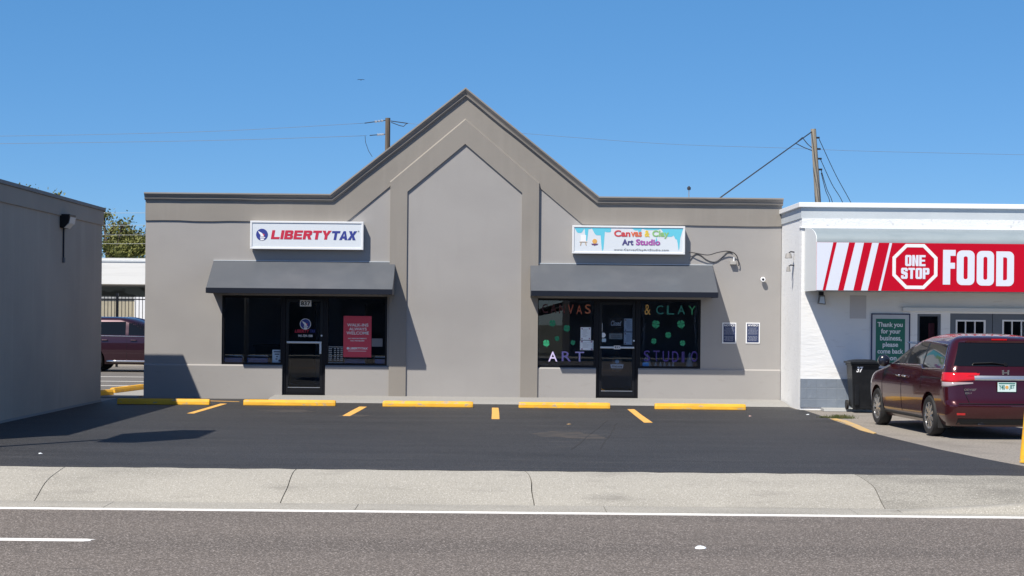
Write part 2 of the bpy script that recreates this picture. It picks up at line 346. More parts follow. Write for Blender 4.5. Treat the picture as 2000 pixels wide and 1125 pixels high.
# driveway apron of concrete slabs, gutter, edge line
def apron_profile(k=14):
    return [(22.0 - 1.36 * t, 0.004 - .291 * (t ** 1.5 * .75 + t * .25)) for t in [i / k for i in range(k + 1)]]
ap = apron_profile()
xs = [-60, -14.3, -11.4, -8.4, -5.42, -2.48, .37, 4.55, 8.6, 12, 60]
rj = random.Random(4)
jk = [[(-.04 if x < 0 else .10) * min(1, t * 2.2) ** .7 + .012 * math.sin(7 * t + x) for t in [i / 14 for i in range(15)]] for x in xs]
for i in range(len(xs) - 1):
    ea = [(xs[i] + jk[i][k] + .006, y, z) for k, (y, z) in enumerate(ap)]; eb = [(xs[i + 1] + jk[i + 1][k] - .006, y, z) for k, (y, z) in enumerate(ap)]
    vs = ea + eb + [(p[0], p[1], -.6) for p in ea] + [(p[0], p[1], -.6) for p in eb]; n = len(ap); fs = []
    for k in range(n - 1): fs += [(k, k + 1, n + k + 1, n + k), (k, 2 * n + k, 2 * n + k + 1, k + 1), (n + k, n + k + 1, 3 * n + k + 1, 3 * n + k)]
    fs += [(0, n, 3 * n, 2 * n), (n - 1, 3 * n - 1, 4 * n - 1, 2 * n - 1)]
    struct(MB().add(vs, fs).build('driveway_apron', M_concd if xs[i] >= 4.5 else M_conc, smooth=30))
struct(MB().box(-60, 60, 20.2, 21.9, -.62, -.31).build('apron_bed', M_joint))
gx = [-60, -7.4, -4.5, -1.6, 1.3, 4.2, 7.1, 60]
for i in range(len(gx) - 1):
    struct(MB().prism([(20.05, -.292), (20.622, -.286), (20.622, -.6), (20.05, -.6)], gx[i] + .004, gx[i + 1] - .004, 'x').build('gutter', M_conc))
# kerb that rises out of the gutter at the right
m = MB(); prof = []
n = 24; vs = []; fs = []
for i in range(n + 1):
    x = 4.75 + i / n * 8; h = min(.15, .066 * (x - 4.75))
    for (y, z) in ((20.22, -.29), (20.27, -.288 + h * .85), (20.31, -.284 + h), (20.42, -.283 + h), (20.52, -.283 + h * .96), (20.68, -.31)): vs.append((x, y, z))
for i in range(n):
    for j in range(5): fs.append((i * 6 + j, i * 6 + j + 1, (i + 1) * 6 + j + 1, (i + 1) * 6 + j))
struct(m.add(vs, fs).build('kerb', M_conc, smooth=40))
struct(MB().box(-150, 150, 19.86, 20.045, -.4, -.2965).build('edge_line', M_whline))
struct(MB().prism([(-7.2, 17.1), (-4.02, 17.1), (-3.96, 17.14), (-3.99, 17.2), (-3.94, 17.24), (-4.04, 17.29), (-7.2, 17.29)], -.299, -.296, 'z').build('lane_dash', M_whline))
struct(MB().box(-150, 150, 6.9, 7.05, -.299, -.296).build('centre_line', M_yelline))
struct(MB().box(-150, 150, 6.6, 6.75, -.299, -.296).build('centre_line', M_yelline))
# stall markings
def stripe(u0, v0, u1, v1, w=.13):
    a = Vector(G(u0, v0)).to_3d(); b = Vector(G(u1, v1)).to_3d(); d = (b - a).normalized(); p = Vector((-d.y, d.x, 0)) * w / 2
    j = lambda q: (q.x + random.uniform(-.012, .012), q.y + random.uniform(-.02, .02))
    mid = a.lerp(b, .5)
    return struct(MB().prism([j(a - p), j(mid - p), j(b - p), j(b + p), j(mid + p), j(a + p)], .002, .009, 'z').build('stall_marking', M_yelline))
stripe(438, 789, 373, 808, .15); stripe(709, 795, 676, 813, .15); stripe(968, 797, 968, 819, .14); stripe(1232, 800, 1266, 826, .15)
stripe(410, 783.5, 468, 785, .07)
cp = [G(u, v) for u, v in ((1622, 819), (1640, 823), (1660, 832), (1680, 841), (1706, 848))]
cq = [G(u, v) for u, v in ((1634, 818.5), (1652, 822), (1676, 831), (1696, 840), (1712, 847))]
struct(MB().prism(cp + cq[::-1], -.02, .014, 'z').build('yellow_kerb_edge', mat('faded_yellow', (.55, .36, .13), .85, [((6, 6, 6), (.36, .31, .24), .9, .45, .66, 6)]), bevel=.005))
M_seam = mat('seam_asphalt', (.027, .026, .027), .8)
M_stain = mat('dried_stain', (.058, .050, .044), .8, [((3, 3, 3), (.035, .034, .035), .9, .42, .6, 6)])
for (u, v, rx, ry) in ((562, 803, .62, .34), (690, 812, .25, .4), (1110, 850, .5, .9)):
    x, y = G(u, v); rs_ = random.Random(u); ph = [rs_.uniform(0, 6) for _ in range(3)]
    rr_ = lambda a: 1 + .22 * math.sin(2 * a + ph[0]) + .15 * math.sin(3 * a + ph[1]) + .1 * math.sin(7 * a + ph[2])
    struct(MB().prism([(x + rx * rr_(a) * math.cos(a), y + ry * rr_(a) * math.sin(a)) for a in [2 * math.pi * i / 40 for i in range(40)]], .002, .0058, 'z').build('lot_stain', M_stain))
# tyre-worn patch and faint scars of the fresh lot
for (a, b) in (((1186, 822), (1116, 878)), ((1205, 827), (1172, 878))):
    p, q = Vector(G(*a)).to_3d(), Vector(G(*b)).to_3d(); d = (q - p).normalized(); s_ = Vector((-d.y, d.x, 0)) * .012
    pts1, pts2 = [], []
    for i in range(9):
        c = p.lerp(q, i / 8) + s_ * random.uniform(-1.5, 1.5); pts1.append((c - s_).to_2d()); pts2.append((c + s_).to_2d())
    struct(MB().prism([tuple(x) for x in pts1] + [tuple(x) for x in reversed(pts2)], .002, .0065, 'z').build('asphalt_seam', M_seam))
# rear lot markings seen through the gap
for y in (46.5, 49.5, 53.0):
    struct(MB().box(-20, -8.3, y, y + .12, 0, .004).build('rear_marking', M_whline))
struct(MB().box(-9.3, -8.2, 40.0, 44.5, 0, .03).build('alley_slab', M_walk))

# ------------------------------------------------------------------ main building
WX0, WX1 = -8.06, 6.55
XC = -.735
ZT, ZF, ZH, ZL, ZB = 4.72, 4.08, 2.38, .79, .09
YW = 40.0
bld = thing('commercial_building', 'grey single storey shop building with pointed gable front and two dark awnings', 'building', (0, YW, 0))
def bp(mb, name, m, **k): return local(mb.build(name, m, bld, **k), (0, YW, 0))
apex, sl_ = 7.19, (7.19 - ZT) / 3.085
VL, VR = XC - 3.085, XC + 3.085
outline = [(WX0, ZH), (WX1, ZH), (WX1, ZT - .03), (VR, ZT - .03), (XC, apex - .03), (VL, ZT - .03), (WX0, ZT - .03)]
m = MB()
m.prism([(WX0, ZH), (WX1, ZH), (WX1, 4.3), (WX0, 4.3)], YW, YW + .25)
m.prism([(WX0, 4.3), (WX1, 4.3), (WX1, ZT - .03), (VR, ZT - .03), (XC, apex - .03), (VL, ZT - .03), (WX0, ZT - .03)], YW, YW + .25)
LW0, LD0, LD1, LW1 = -6.29, -4.89, -3.90, -2.49
RW0, RD0, RD1, RW1 = .94, 2.315, 3.285, 4.715
for a, b in ((WX0, LW0), (LW1, RW0), (RW1, WX1)): m.box(a, b, YW, YW + .25, 0, ZH)
for a, b in ((LW0, LD0), (LD1, LW1), (RW0, RD0), (RD1, RW1)): m.box(a, b, YW + .02, YW + .25, 0, ZL - .02)
# shell: sides, back, roof
m.box(WX0, WX0 + .25, YW + .25, YW + 14, 0, 4.35); m.box(WX1 - .25, WX1, YW + .25, YW + 14, 0, 4.35)
m.box(WX0 + .25, WX1 - .25, YW + 13.75, YW + 14, 0, 4.35)
bp(m, 'wall', M_wall)
bp(MB().box(WX0 + .25, WX1 - .25, YW + .25, YW + 13.75, 4.0, 4.12), 'roof', M_old)
# lower wall, 4 cm proud with a sloping ledge
m = MB()
for a, b in ((WX0 - .004, LD0), (LD1, XC - 1.705), (XC + 1.705, RD0), (RD1, WX1 - .003)):
    bp(MB().prism([(YW - .045, 0), (YW - .045, ZL - .03), (YW, ZL), (YW + .019, ZL), (YW + .019, 0)], a, b, 'x'), 'lower_wall', M_base)
# fascia band, follows the parapet
m = MB()
k = .835
fz = lambda x: ZF + max(0, (2.72 + 0 - abs(x - XC))) * k
xo = XC - 2.72
rw = random.Random(2); wav = lambda xa, xb, n_: [(xa + (xb - xa) * i / n_, ZF + (0 if i in (0, n_) else rw.uniform(-.009, .009))) for i in range(n_ + 1)]
m.prism(wav(WX0 - .003, xo, 12) + [ (XC, ZF + 2.72 * k), (XC, apex - .06), (VL, ZT - .05), (WX0 - .003, ZT - .05)], YW - .03, YW)
m.prism([(XC, ZF + 2.72 * k)] + wav(XC + 2.72, WX1 + .003, 12) + [(WX1 + .003, ZT - .05), (VR, ZT - .05), (XC, apex - .06)], YW - .03, YW)
bp(m, 'fascia_band', M_band)
# house-shaped pilaster frame
ho, hi = 1.705, 1.315
zo, za, zi, zia = 5.0, 6.45, 4.79, 5.90
m = MB(); y0 = YW - .085; y1 = YW - .0
m.prism([(XC - ho, 0), (XC - hi, 0), (XC - hi, zi), (XC, zia), (XC, za), (XC - ho, zo)], y0, y1)
m.prism([(XC + hi, 0), (XC + ho, 0), (XC + ho, zo), (XC, za), (XC, zia), (XC + hi, zi)], y0, y1)
bp(m, 'pilaster_frame', M_band)
m = MB()
for sd in (-1, 1):      # weathered chamfer along the top of the frame
    e1, e2 = (XC + sd * ho, zo), (XC, za)
    o1, o2 = (XC + sd * (ho + .012), zo + .03), (XC, za + .04)
    m.add([(e1[0], y0, e1[1]), (e2[0], y0, e2[1]), (o2[0], YW - .03, o2[1]), (o1[0], YW - .03, o1[1])], [(0, 1, 2, 3)])
    if sd < 0: bp(m, 'chamfer', M_band); m = MB()
    else: bp(m, 'chamfer', M_band)
bp(MB().prism([(XC - hi, 0), (XC + hi, 0), (XC + hi, zi), (XC, zia), (XC - hi, zi)], YW - .042, YW - .001), 'centre_panel', M_wall)
# cornice: a moulding swept along the parapet
path = [(WX0 - .02, ZT), (VL, ZT), (XC, apex), (VR, ZT), (WX1 + .02, ZT)]
prof = [(0, -.3), (0, .143), (.03, .146), (.032, .135), (.05, .127), (.075, .102), (.1, .082), (.122, .074), (.126, .074), (.126, .093), (.142, .09), (.144, .064), (.17, .056), (.174, 0), (.174, -.0)]
norms = []
for i in range(len(path)):
    def seg(j): d = Vector(path[j + 1]) - Vector(path[j]); d.normalize(); return Vector((d.y, -d.x))
    if i == 0: nn = seg(0)
    elif i == len(path) - 1: nn = seg(i - 1)
    else:
        a, b = seg(i - 1), seg(i); nn = (a + b).normalized(); nn = nn / nn.dot(a)
    norms.append(nn)
m = MB(); vs = []; fs = []; K = len(prof)
# subdivide the straight runs so that the moulding can waver a few millimetres, as real trim does
stations = []
for i in range(len(path) - 1):
    a, b = Vector(path[i]), Vector(path[i + 1]); na, nb = norms[i], norms[i + 1]; nseg = 10
    for j in range(nseg + (1 if i == len(path) - 2 else 0)):
        t = j / nseg; w = 0 if j in (0, nseg) else random.uniform(-.006, .006)
        nv = na.lerp(nb, 0 if 0 < t < 1 else t) if 0 < t < 1 else na.lerp(nb, t)
        if 0 < t < 1: d = (b - a).normalized(); nv = Vector((d.y, -d.x))
        stations.append((a.lerp(b, t) , nv, w))
for (pt, nv, w) in stations:
    for (dn, out) in prof:
        q = pt + nv * (dn + (w if dn > .1 else 0)); vs.append((q.x, YW - out - (0.03 if out < .001 and dn > .1 else 0), q.y))
for i in range(len(stations) - 1):
    for j in range(K): fs.append((i * K + j, i * K + (j + 1) % K, (i + 1) * K + (j + 1) % K, (i + 1) * K + j))
fs += [tuple(range(K)), tuple((len(stations) - 1) * K + j for j in range(K - 1, -1, -1))]
M_corn = mat('cornice_paint', (.25, .232, .212), .8, [((.8, .8, .8), (.2, .187, .17), .6, .4, .7, 4), ((5, 5, 30), (.3, .28, .26), .3, .5, .7, 3)])
bp(m.add(vs, fs), 'cornice', M_corn)

# shop rooms behind the glass
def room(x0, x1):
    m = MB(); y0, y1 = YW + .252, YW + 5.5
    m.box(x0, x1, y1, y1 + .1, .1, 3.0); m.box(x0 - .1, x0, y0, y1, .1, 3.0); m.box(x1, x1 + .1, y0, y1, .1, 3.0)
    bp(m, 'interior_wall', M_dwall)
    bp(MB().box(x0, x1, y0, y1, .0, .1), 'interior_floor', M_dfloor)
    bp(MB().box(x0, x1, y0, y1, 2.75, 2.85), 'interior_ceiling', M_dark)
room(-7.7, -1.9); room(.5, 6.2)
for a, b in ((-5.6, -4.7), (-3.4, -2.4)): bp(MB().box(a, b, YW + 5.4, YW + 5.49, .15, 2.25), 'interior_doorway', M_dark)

def window(x0, x1, side):
    f = 0.05; y0, y1 = YW + .03, YW + .14; zb, zt = ZL, ZH
    m = MB(); m.box(x0, x1, y0, y1, zt - f, zt).box(x0, x1, y0, y1, zb, zb + f)
    m.box(x0, x0 + f, y0, y1, zb + f, zt - f).box(x1 - f, x1, y0, y1, zb + f, zt - f)
    w = bp(m, 'window', M_bronze)
    g = local(MB().box(x0 + f, x1 - f, YW + .09, YW + .096, zb + f, zt - f).build('pane', M_glass, w), (0, YW, 0))
    return w
for a, b in ((LW0, LD0), (LD1, LW1), (RW0, RD0), (RD1, RW1)): window(a, b, 0)
for a, b in ((LW0, LD0), (LD1, LW1), (RW0, RD0), (RD1, RW1)):
    pass
def door(x0, x1, zb, barz, lever):
    y0, y1 = YW + .02, YW + .14
    m = MB(); m.box(x0, x0 + .06, y0, y1, zb, ZH).box(x1 - .06, x1, y0, y1, zb, ZH).box(x0 + .06, x1 - .06, y0, y1, ZH - .06, ZH)
    m.box(x0 + .06, x1 - .06, y0 + .02, y1, zb, zb + .03)
    fr = bp(m, 'door_frame', M_bronze)
    a, b, c, d = x0 + .065, x1 - .065, zb + .035, ZH - .065
    m = MB(); yy0, yy1 = YW + .045, YW + .09
    m.box(a, a + .07, yy0, yy1, c, d).box(b - .07, b, yy0, yy1, c, d).box(a + .07, b - .07, yy0, yy1, d - .07, d).box(a + .07, b - .07, yy0, yy1, c, c + .11)
    dr = bp(m, 'door', M_black, bevel=.004)
    local(MB().box(a + .07, b - .07, YW + .06, YW + .066, c + .11, d - .07).build('pane', M_glass, dr), (0, YW, 0))
    m = MB(); m.box(a + .03, b - .03, YW - .012, YW + .012, barz, barz + .045)
    m.box(a + .03, a + .06, YW + .012, YW + .045, barz, barz + .045).box(b - .06, b - .03, YW + .012, YW + .045, barz, barz + .045)
    if lever: m.box(b - .08, b - .03, YW - .012, YW + .01, barz - .24, barz)
    local(m.build('handle', M_steel, dr, bevel=.005), (0, YW, 0))
    local(MB().box(a + .06, b - .06, YW + .038, YW + .046, c + .118, c + .132).build('glazing_bead', M_steel, dr), (0, YW, 0))
    local(MB().prism(disc(b - .035, barz + .18, .022, 0, 0, 12), YW + .03, YW + .046).build('lock', M_steel, dr), (0, YW, 0))
    return dr
door(LD0, LD1, .115, 1.29, True); door(RD0, RD1, .10, 1.24, False)

def awning(x0, x1, D):
    zt, zv, zb = 3.18, 2.53, 2.415
    yb = YW - .002; yf = YW - D
    def top(u, v):
        x = x0 + (x1 - x0) * u; sag = .018 * math.sin(math.pi * v) * (1 + .3 * math.sin(9 * u))
        return (x, yb + (yf - yb) * v, zt + (zv - zt) * v - sag)
    m = MB(); m.grid(top, 24, 8)
    def topb(u, v): p = top(u, v); return (p[0], p[1] + .006, p[2] - .012)
    m.grid(topb, 24, 8)
    for x in (x0, x1):
        m.prism([(yb, zt - .02), (yf + .004, zv - .01), (yf + .004, zb + .0), (yb, zb + .0)], x - .004 if x == x0 else x - .002, x + .002 if x == x0 else x + .004, 'x')
    a = bp(m, 'awning', M_awn, smooth=30)
    local(MB().box(x0 - .005, x1 + .005, yf - .012, yf + .004, zb, zv + .005).build('valance', M_val, a, bevel=.004), (0, YW, 0))
    local(MB().tube([(x0 + .02, yf + .03, zb + .03), (x1 - .02, yf + .03, zb + .03)], .015, 8).build('frame_rail', M_steel, a), (0, YW, 0))
    local(MB().box(x0, x1, yb - .03, yb - .001, zt - .012, zt + .006).build('head_flashing', M_parapet, a), (0, YW, 0))
    return a
awning(-6.49, -2.32, 1.03); awning(.79, 4.97, 1.06)

# ------------------------------------------------------------------ lightbox signs
def lightbox(label, x0, x1, z0, z1, dep=.21):
    r = thing('lightbox_sign', label, 'sign', ((x0 + x1) / 2, YW, z0))
    b = ((x0 + x1) / 2, YW, z0)
    yf = YW - dep; f = .045
    local(MB().box(x0 + .004, x1 - .004, yf + .02, YW - .031, z0 + .004, z1 - .004).build('cabinet', M_alu, r), b)
    m = MB(); m.box(x0, x1, yf, yf + .03, z1 - f, z1).box(x0, x1, yf, yf + .03, z0, z0 + f).box(x0, x0 + f, yf, yf + .03, z0 + f, z1 - f).box(x1 - f, x1, yf, yf + .03, z0 + f, z1 - f)
    local(m.build('frame', M_alu, r, bevel=.006), b)
    local(MB().box(x0 + f - .002, x1 - f + .002, yf + .016, yf + .022, z0 + f - .002, z1 - f + .002).build('face', M_signwhite, r), b)
    return r, b, yf + .0155
r, b, yf = lightbox('white framed sign box with red and blue slanted lettering above the left awning', -5.63, -3.04, 3.44, 4.085)
def emblem(par, base, x, z, R, y):
    local(MB().prism(disc(x, z, R, 0, 0, 32), y - .004, y).build('emblem_disc', M_blue, par), base)
    q = lambda pts: [(x + px * R, z + pz * R) for px, pz in pts]
    m = MB(); m.prism(q([(-.66, .62), (-.42, .5), (.05, .22), (.3, -.05), (.36, -.34), (-.28, -.34), (-.22, -.1), (-.5, .25)]), y - .007, y - .004)
    m.prism(q([(-.34, -.42), (.56, -.42), (.52, -.56), (-.3, -.56)]), y - .007, y - .004)
    m.prism(q([(-.3, -.66), (.42, -.66), (.28, -.94), (-.22, -.96)]), y - .007, y - .004)
    local(m.build('emblem_torch', M_lwhite, par), base)
    local(MB().prism(q([(.05, .16), (.42, .1), (.38, -.3), (.3, -.3), (.24, -.05)]), y - .0085, y - .0072).build('emblem_flame', M_poster, par), base)
emblem(r, b, -5.36, 3.77, .135, yf)
lx0, lz1 = P(529, 449.5, yf); lx1, lz0 = P(647, 468, yf); tx0, tx1 = P(646, 460, yf)[0], P(697.5, 460, yf)[0]
local(block_text('LIBERTY', lx0, lx1, lz0, lz1, yf, .34, .24, .10, .17).build('lettering', M_red, r), b)
local(block_text('TAX', tx0, tx1, lz0 - .006, lz1 - .006, yf, .32, .24, .02, .17).build('lettering', M_blue, r), b)
local(lettering('®', -3.17, -3.135, 3.845, 3.88, yf, M_lgrey, r), b)

r, b, yf = lightbox('white framed sign box with cyan paint drips and rainbow lettering above the right awning', 1.735, 4.315, 3.405, 4.05)
M_cyan = mat('sign_cyan', (.13, .55, .70), .4)
M_cyan2 = mat('sign_cyan_pale', (.40, .70, .80), .4)
X0, X1, Z0, Z1 = 1.785, 4.265, 3.453, 4.003
def drip_poly(x0, x1, drops):
    pts = [(x0, Z1)]
    N = 60
    for i in range(N + 1):
        x = x0 + (x1 - x0) * i / N; d = 0
        for (c, w, h) in drops: d = max(d, h * math.exp(-((x - c) / w) ** 4))
        pts.append((x, Z1 - .005 - d))
    pts.append((x1, Z1)); return pts
for a, c, dr in ((X0, 2.62, [(1.9, .09, .12), (2.12, .05, .03), (2.34, .13, .17), (2.43, .04, .52), (2.55, .1, .1), (2.06, .035, .30)]), (3.08, X1, [(3.2, .08, .05), (3.55, .2, .04), (3.95, .15, .19), (4.14, .1, .25), (4.17, .03, .5), (3.28, .03, .2)])):
    local(MB().prism(drip_poly(a, c, dr), yf - .002, yf).build('paint_drips', M_cyan, r), b)
local(MB().prism(disc(3.66, 3.67, .035, 0, 0, 16), yf - .002, yf).prism([(3.63, 3.68), (3.69, 3.68), (3.66, 3.8)], yf - .0021, yf - .0001).build('paint_drop', M_cyan, r), b)
cols = {'C': (.55, .04, .05), 'a': (.62, .07, .05), 'n': (.66, .10, .05), 'v': (.68, .13, .05), 's': (.7, .17, .06)}
mo = [mat('rainbow_red', (.58, .05, .06)), mat('rainbow_orange', (.68, .14, .06)), mat('rainbow_yellow', (.75, .55, .05)), mat('rainbow_green', (.25, .5, .18)), mat('rainbow_navy', (.06, .05, .2)), mat('rainbow_purple', (.36, .08, .36))]
yl = yf - .004
def stext(body, u0, u1, v0, v1, m_, **k):
    x0, z1 = P(u0, v0, yl); x1, z0 = P(u1, v1, yl); local(lettering(body, x0, x1, z0, z1, yl, m_, r, **k), b)
stext('Can', 1199.5, 1231, 449.5, 462.3, mo[0], bold=.03); stext('vas', 1232, 1253.5, 452.7, 462.5, mo[1], bold=.03)
stext('&', 1259, 1269, 450, 462.6, mo[2], bold=.03); stext('Clay', 1274, 1306.5, 450, 466, mo[3], bold=.03)
stext('Art', 1215, 1237, 467, 479, mo[4], bold=.035); stext('Studio', 1242, 1289.5, 467, 479.3, mo[5], bold=.035)
stext('www.CanvasClayArtStudio.com', 1199, 1306, 485.4, 491.6, M_lgrey, spacing=1.1)
# plain easel and a lump of clay on a wheel
local(MB().prism([(1.93, 3.68), (2.05, 3.68), (2.05, 3.83), (1.93, 3.83)], yl, yl + .003).build('easel_picture', M_lwhite, r), b)
M_tan = mat('sign_tan', (.45, .33, .2)); M_plum = mat('sign_plum', (.12, .05, .15)); M_orange = mat('sign_orange', (.7, .38, .1))
local(MB().box(1.9, 2.08, yl - .001, yl + .003, 3.665, 3.677).prism([(1.93, 3.665), (1.95, 3.665), (1.935, 3.59), (1.915, 3.59)], yl, yl + .003).prism([(2.03, 3.665), (2.05, 3.665), (2.065, 3.59), (2.045, 3.59)], yl, yl + .003).build('easel_legs', M_tan, r), b)
local(MB().prism(disc(2.25, 3.69, .055, 0, 0, 18), yl, yl + .003).build('clay_lump', M_orange, r), b)
local(MB().prism([(2.17, 3.635), (2.33, 3.635), (2.31, 3.605), (2.265, 3.6), (2.25, 3.58), (2.235, 3.6), (2.19, 3.605)], yl - .001, yl + .003).build('potters_wheel', M_plum, r), b)

# ------------------------------------------------------------------ wall fittings on the right part
m = thing('wall_light', 'small grey junction box light on the wall right of the drip painted sign', 'wall light', (5.42, YW, 3.3)); b = (5.42, YW, 3.3)
local(MB().box(5.37, 5.50, YW - .10, YW - .001, 3.19, 3.27).build('housing', mat('pale_fitting', (.38, .37, .35), .6), m, bevel=.008), b)
local(MB().tube([(5.46, YW - .02, 3.27), (5.46, YW - .03, 3.36)], .02, 8).build('stem', M_alu, m), b)
def wirething(name, label, pts, r, m=None, smooth=True, cat='wire', group=None):
    pts = [Vector(p) for p in pts]
    if len(pts) > 2:      # smooth Catmull-Rom
        out = []
        for i in range(len(pts) - 1):
            p0, p1, p2, p3 = pts[max(i - 1, 0)], pts[i], pts[i + 1], pts[min(i + 2, len(pts) - 1)]
            for j in range(6):
                t = j / 6
                out.append(.5 * ((2 * p1) + (p2 - p0) * t + (2 * p0 - 5 * p1 + 4 * p2 - p3) * t * t + (3 * p1 - p0 - 3 * p2 + p3) * t ** 3))
        out.append(pts[-1]); pts = out
    return tag(MB().tube(pts, r, 6).build(name, m or M_wire, smooth=True), label, cat, group)
def onw(u, v, out=.03): x, z = P(u, v, YW - out); return (x, YW - out, z)
wirething('sign_cable', 'dark cable looping from the drip painted sign to the junction box light', [onw(1346, 492, .06), onw(1362, 495, .1), onw(1383, 498, .12), onw(1402, 493, .1), onw(1420, 490.5, .08), onw(1433, 494, .08), onw(1440, 502, .07), onw(1443, 516, .06), onw(1441, 519, .06)], .012, cat='cable')
wirething('sign_cable', 'lighter conduit hanging slack against the wall below the looping dark cable', [onw(1347, 508, .012), onw(1358, 496, .013), onw(1368, 498, .013), onw(1380, 507, .013), onw(1395, 512, .013), onw(1408, 505, .013), onw(1420, 492.5, .013), onw(1430, 493, .02)], .012, mat('conduit_grey', (.11, .11, .115), .6), cat='cable')
r = thing('security_camera', 'round white security camera on the grey wall near the white store', 'security camera', (P(1489, 546, YW)[0], YW, P(1489, 546, YW)[1])); b = tuple(r.location)
local(MB().lathe([(.02, -.001), (.035, -.01), (.03, -.05), (.055, -.06), (.058, -.10), (.05, -.115), (.03, -.116)], b, 'y', 20).build('housing', M_lwhite, r, smooth=40), b)
local(MB().lathe([(.028, -.117), (.026, -.121), (.01, -.124)], b, 'y', 16).build('lens', M_black, r, smooth=40), b)
def noticeboard(u0, u1, v0, v1, label, head):
    x0, z1 = P(u0, v0, YW - .02); x1, z0 = P(u1, v1, YW - .02)
    r = thing('notice_sign', label, 'notice sign', ((x0 + x1) / 2, YW, z0)); b = tuple(r.location); y = YW - .012
    local(MB().box(x0, x1, y, YW - .001, z0, z1).build('border', M_lwhite, r), b)
    local(MB().box(x0 + .025, x1 - .025, y - .003, y, z0 + .025, z1 - .025).build('panel', M_navy, r), b)
    w = x1 - x0
    local(lettering(head, x0 + .04, x1 - .04, z1 - .085, z1 - .04, y - .003, M_lwhite, r, bold=.02), b)
    m = MB(); z = z1 - .125; rs = random.Random(3); blk = 0
    while z > z0 + .05:
        k = rs.uniform(.0, .035) if rs.random() < .6 else 0
        x = x0 + .045 + k
        while x < x1 - .055 - k:
            l = rs.uniform(.012, .035); m.box(x, min(x + l, x1 - .045 - k), y - .005, y - .003, z, z + .006); x += l + .009
        z -= .0235
        if not blk and z < z0 + (z1 - z0) * .4: z -= .03; blk = 1; local(m.build('small_print', M_print, r), b); m = MB()
    local(m.build('small_print', M_print, r), b)
M_print = mat('faded_print', (.46, .5, .6), .7)
noticeboard(1411, 1438, 630, 671, 'navy notice with white border nearer the right awning, half in its shadow', 'NOTICE')
noticeboard(1457, 1484, 630, 671, 'navy notice with white border in full sun nearer the white store', 'AVISO')

# ------------------------------------------------------------------ things in the windows of the left shop
YI = YW + .080      # flat on the glass
def sheet(name, label, u0, u1, v0, v1, m, y=None, cat='paper notice', group=None, t=.003):
    y = y or YI
    x0, z1 = P(u0, v0, y); x1, z0 = P(u1, v1, y)
    o = tag(MB().box(x0, x1, y, y + t, z0, z1).build(name, m), label, cat, group)
    return o, x0, x1, z0, z1, y
def root_sheet(name, label, u0, u1, v0, v1, m, y=None, cat='poster', group=None, part='sheet'):
    y = y or YI
    x0, z1 = P(u0, v0, y); x1, z0 = P(u1, v1, y)
    r = thing(name, label, cat, ((x0 + x1) / 2, y, z0), 0, group); b = tuple(r.location)
    local(MB().box(x0, x1, y, y + .004, z0, z1).build(part, m, r), b)
    return r, b, x0, x1, z0, z1, y
def L(r, b, body, x0, x1, z0, z1, y, m, **k): return local(lettering(body, x0, x1, z0, z1, y, m, r, **k), b)
r, b, x0, x1, z0, z1, y = root_sheet('window_poster', 'tall red poster with white lettering hanging in the left shop window', 671, 725, 617, 698, M_poster)
w, h = x1 - x0, z1 - z0
at = lambda fx0, fx1, fz0, fz1: (x0 + w * fx0, x0 + w * fx1, z0 + h * fz0, z0 + h * fz1)
L(r, b, 'WALK-INS', *at(.13, .89, .745, .82), y, M_lwhite, bold=.018)
L(r, b, 'ALWAYS', *at(.2, .83, .65, .72), y, M_lwhite, bold=.018)
L(r, b, 'WELCOME', *at(.11, .91, .55, .625), y, M_lwhite, bold=.018)
L(r, b, 'NO APPOINTMENT?', *at(.17, .83, .44, .47), y, M_lwhite, bold=.02)
L(r, b, 'NO PROBLEM!', *at(.26, .75, .385, .415), y, M_lwhite, bold=.02)
L(r, b, 'LIBERTYTAX', *at(.22, .88, .19, .24), y, M_lwhite, bold=.03, shear=.2)
local(MB().box(x0 + w * .17, x0 + w * .82, y - .002, y, z0 + h * .145, z0 + h * .155).prism(disc(x0 + w * .165, z0 + h * .215, w * .045, 0, 0, 16), y - .002, y).build('print_mark', M_lwhite, r), b)
r, b, x0, x1, z0, z1, y = root_sheet('house_number', 'white number plate 837 at the top of the left shop door', 586, 608, 586.5, 598.5, M_lwhite, YW + .034, cat='house number', part='plate')
L(r, b, '837', x0 + .02, x1 - .02, z0 + .02, z1 - .02, y, M_lblack, bold=.03)
# door emblem and phone number (window decals)
r = thing('door_decal', 'round torch emblem and small lettering stuck on the left shop door glass', 'decal', (-4.4, YW + .055, 1.6)); b = tuple(r.location)
x, z = P(596, 633, YW); emblem(r, b, x, z, .115, YW + .058)
local(MB().lathe([(.115, 0), (.127, 0), (.127, .004), (.115, .004)], (x, YW + .053, z), 'y', 32, True).build('emblem_ring', M_lwhite, r), b)
x0, z1 = P(575, 643.5, YW); x1, z0 = P(604, 650, YW); L(r, b, 'LIBERTY', x0, x1, z0, z1, YW + .057, M_red, bold=.03, shear=.2)
x0, z1 = P(605, 643.5, YW); x1, z0 = P(616, 650, YW); L(r, b, 'TAX', x0, x1, z0, z1, YW + .057, M_blue, bold=.03, shear=.2)
x0, z1 = P(582, 653.5, YW); x1, z0 = P(610, 658.5, YW); L(r, b, '941-729-1500', x0, x1, z0, z1, YW + .057, M_lwhite, bold=.02)
x, z = P(628, 630.5, YW)
tag(MB().prism(disc(x, z, .03, 0, 0, 16), YW + .05, YW + .056).build('round_sticker', mat('sticker_blue', (.2, .45, .62), .6)), 'small round pale blue sticker on the left shop door glass', 'sticker')
r, b, x0, x1, z0, z1, y = root_sheet('window_notice', 'pale blue paper notice in the lower corner beside the left shop door', 532, 550, 683, 708.5, M_paperb, cat='paper notice')
m = MB()
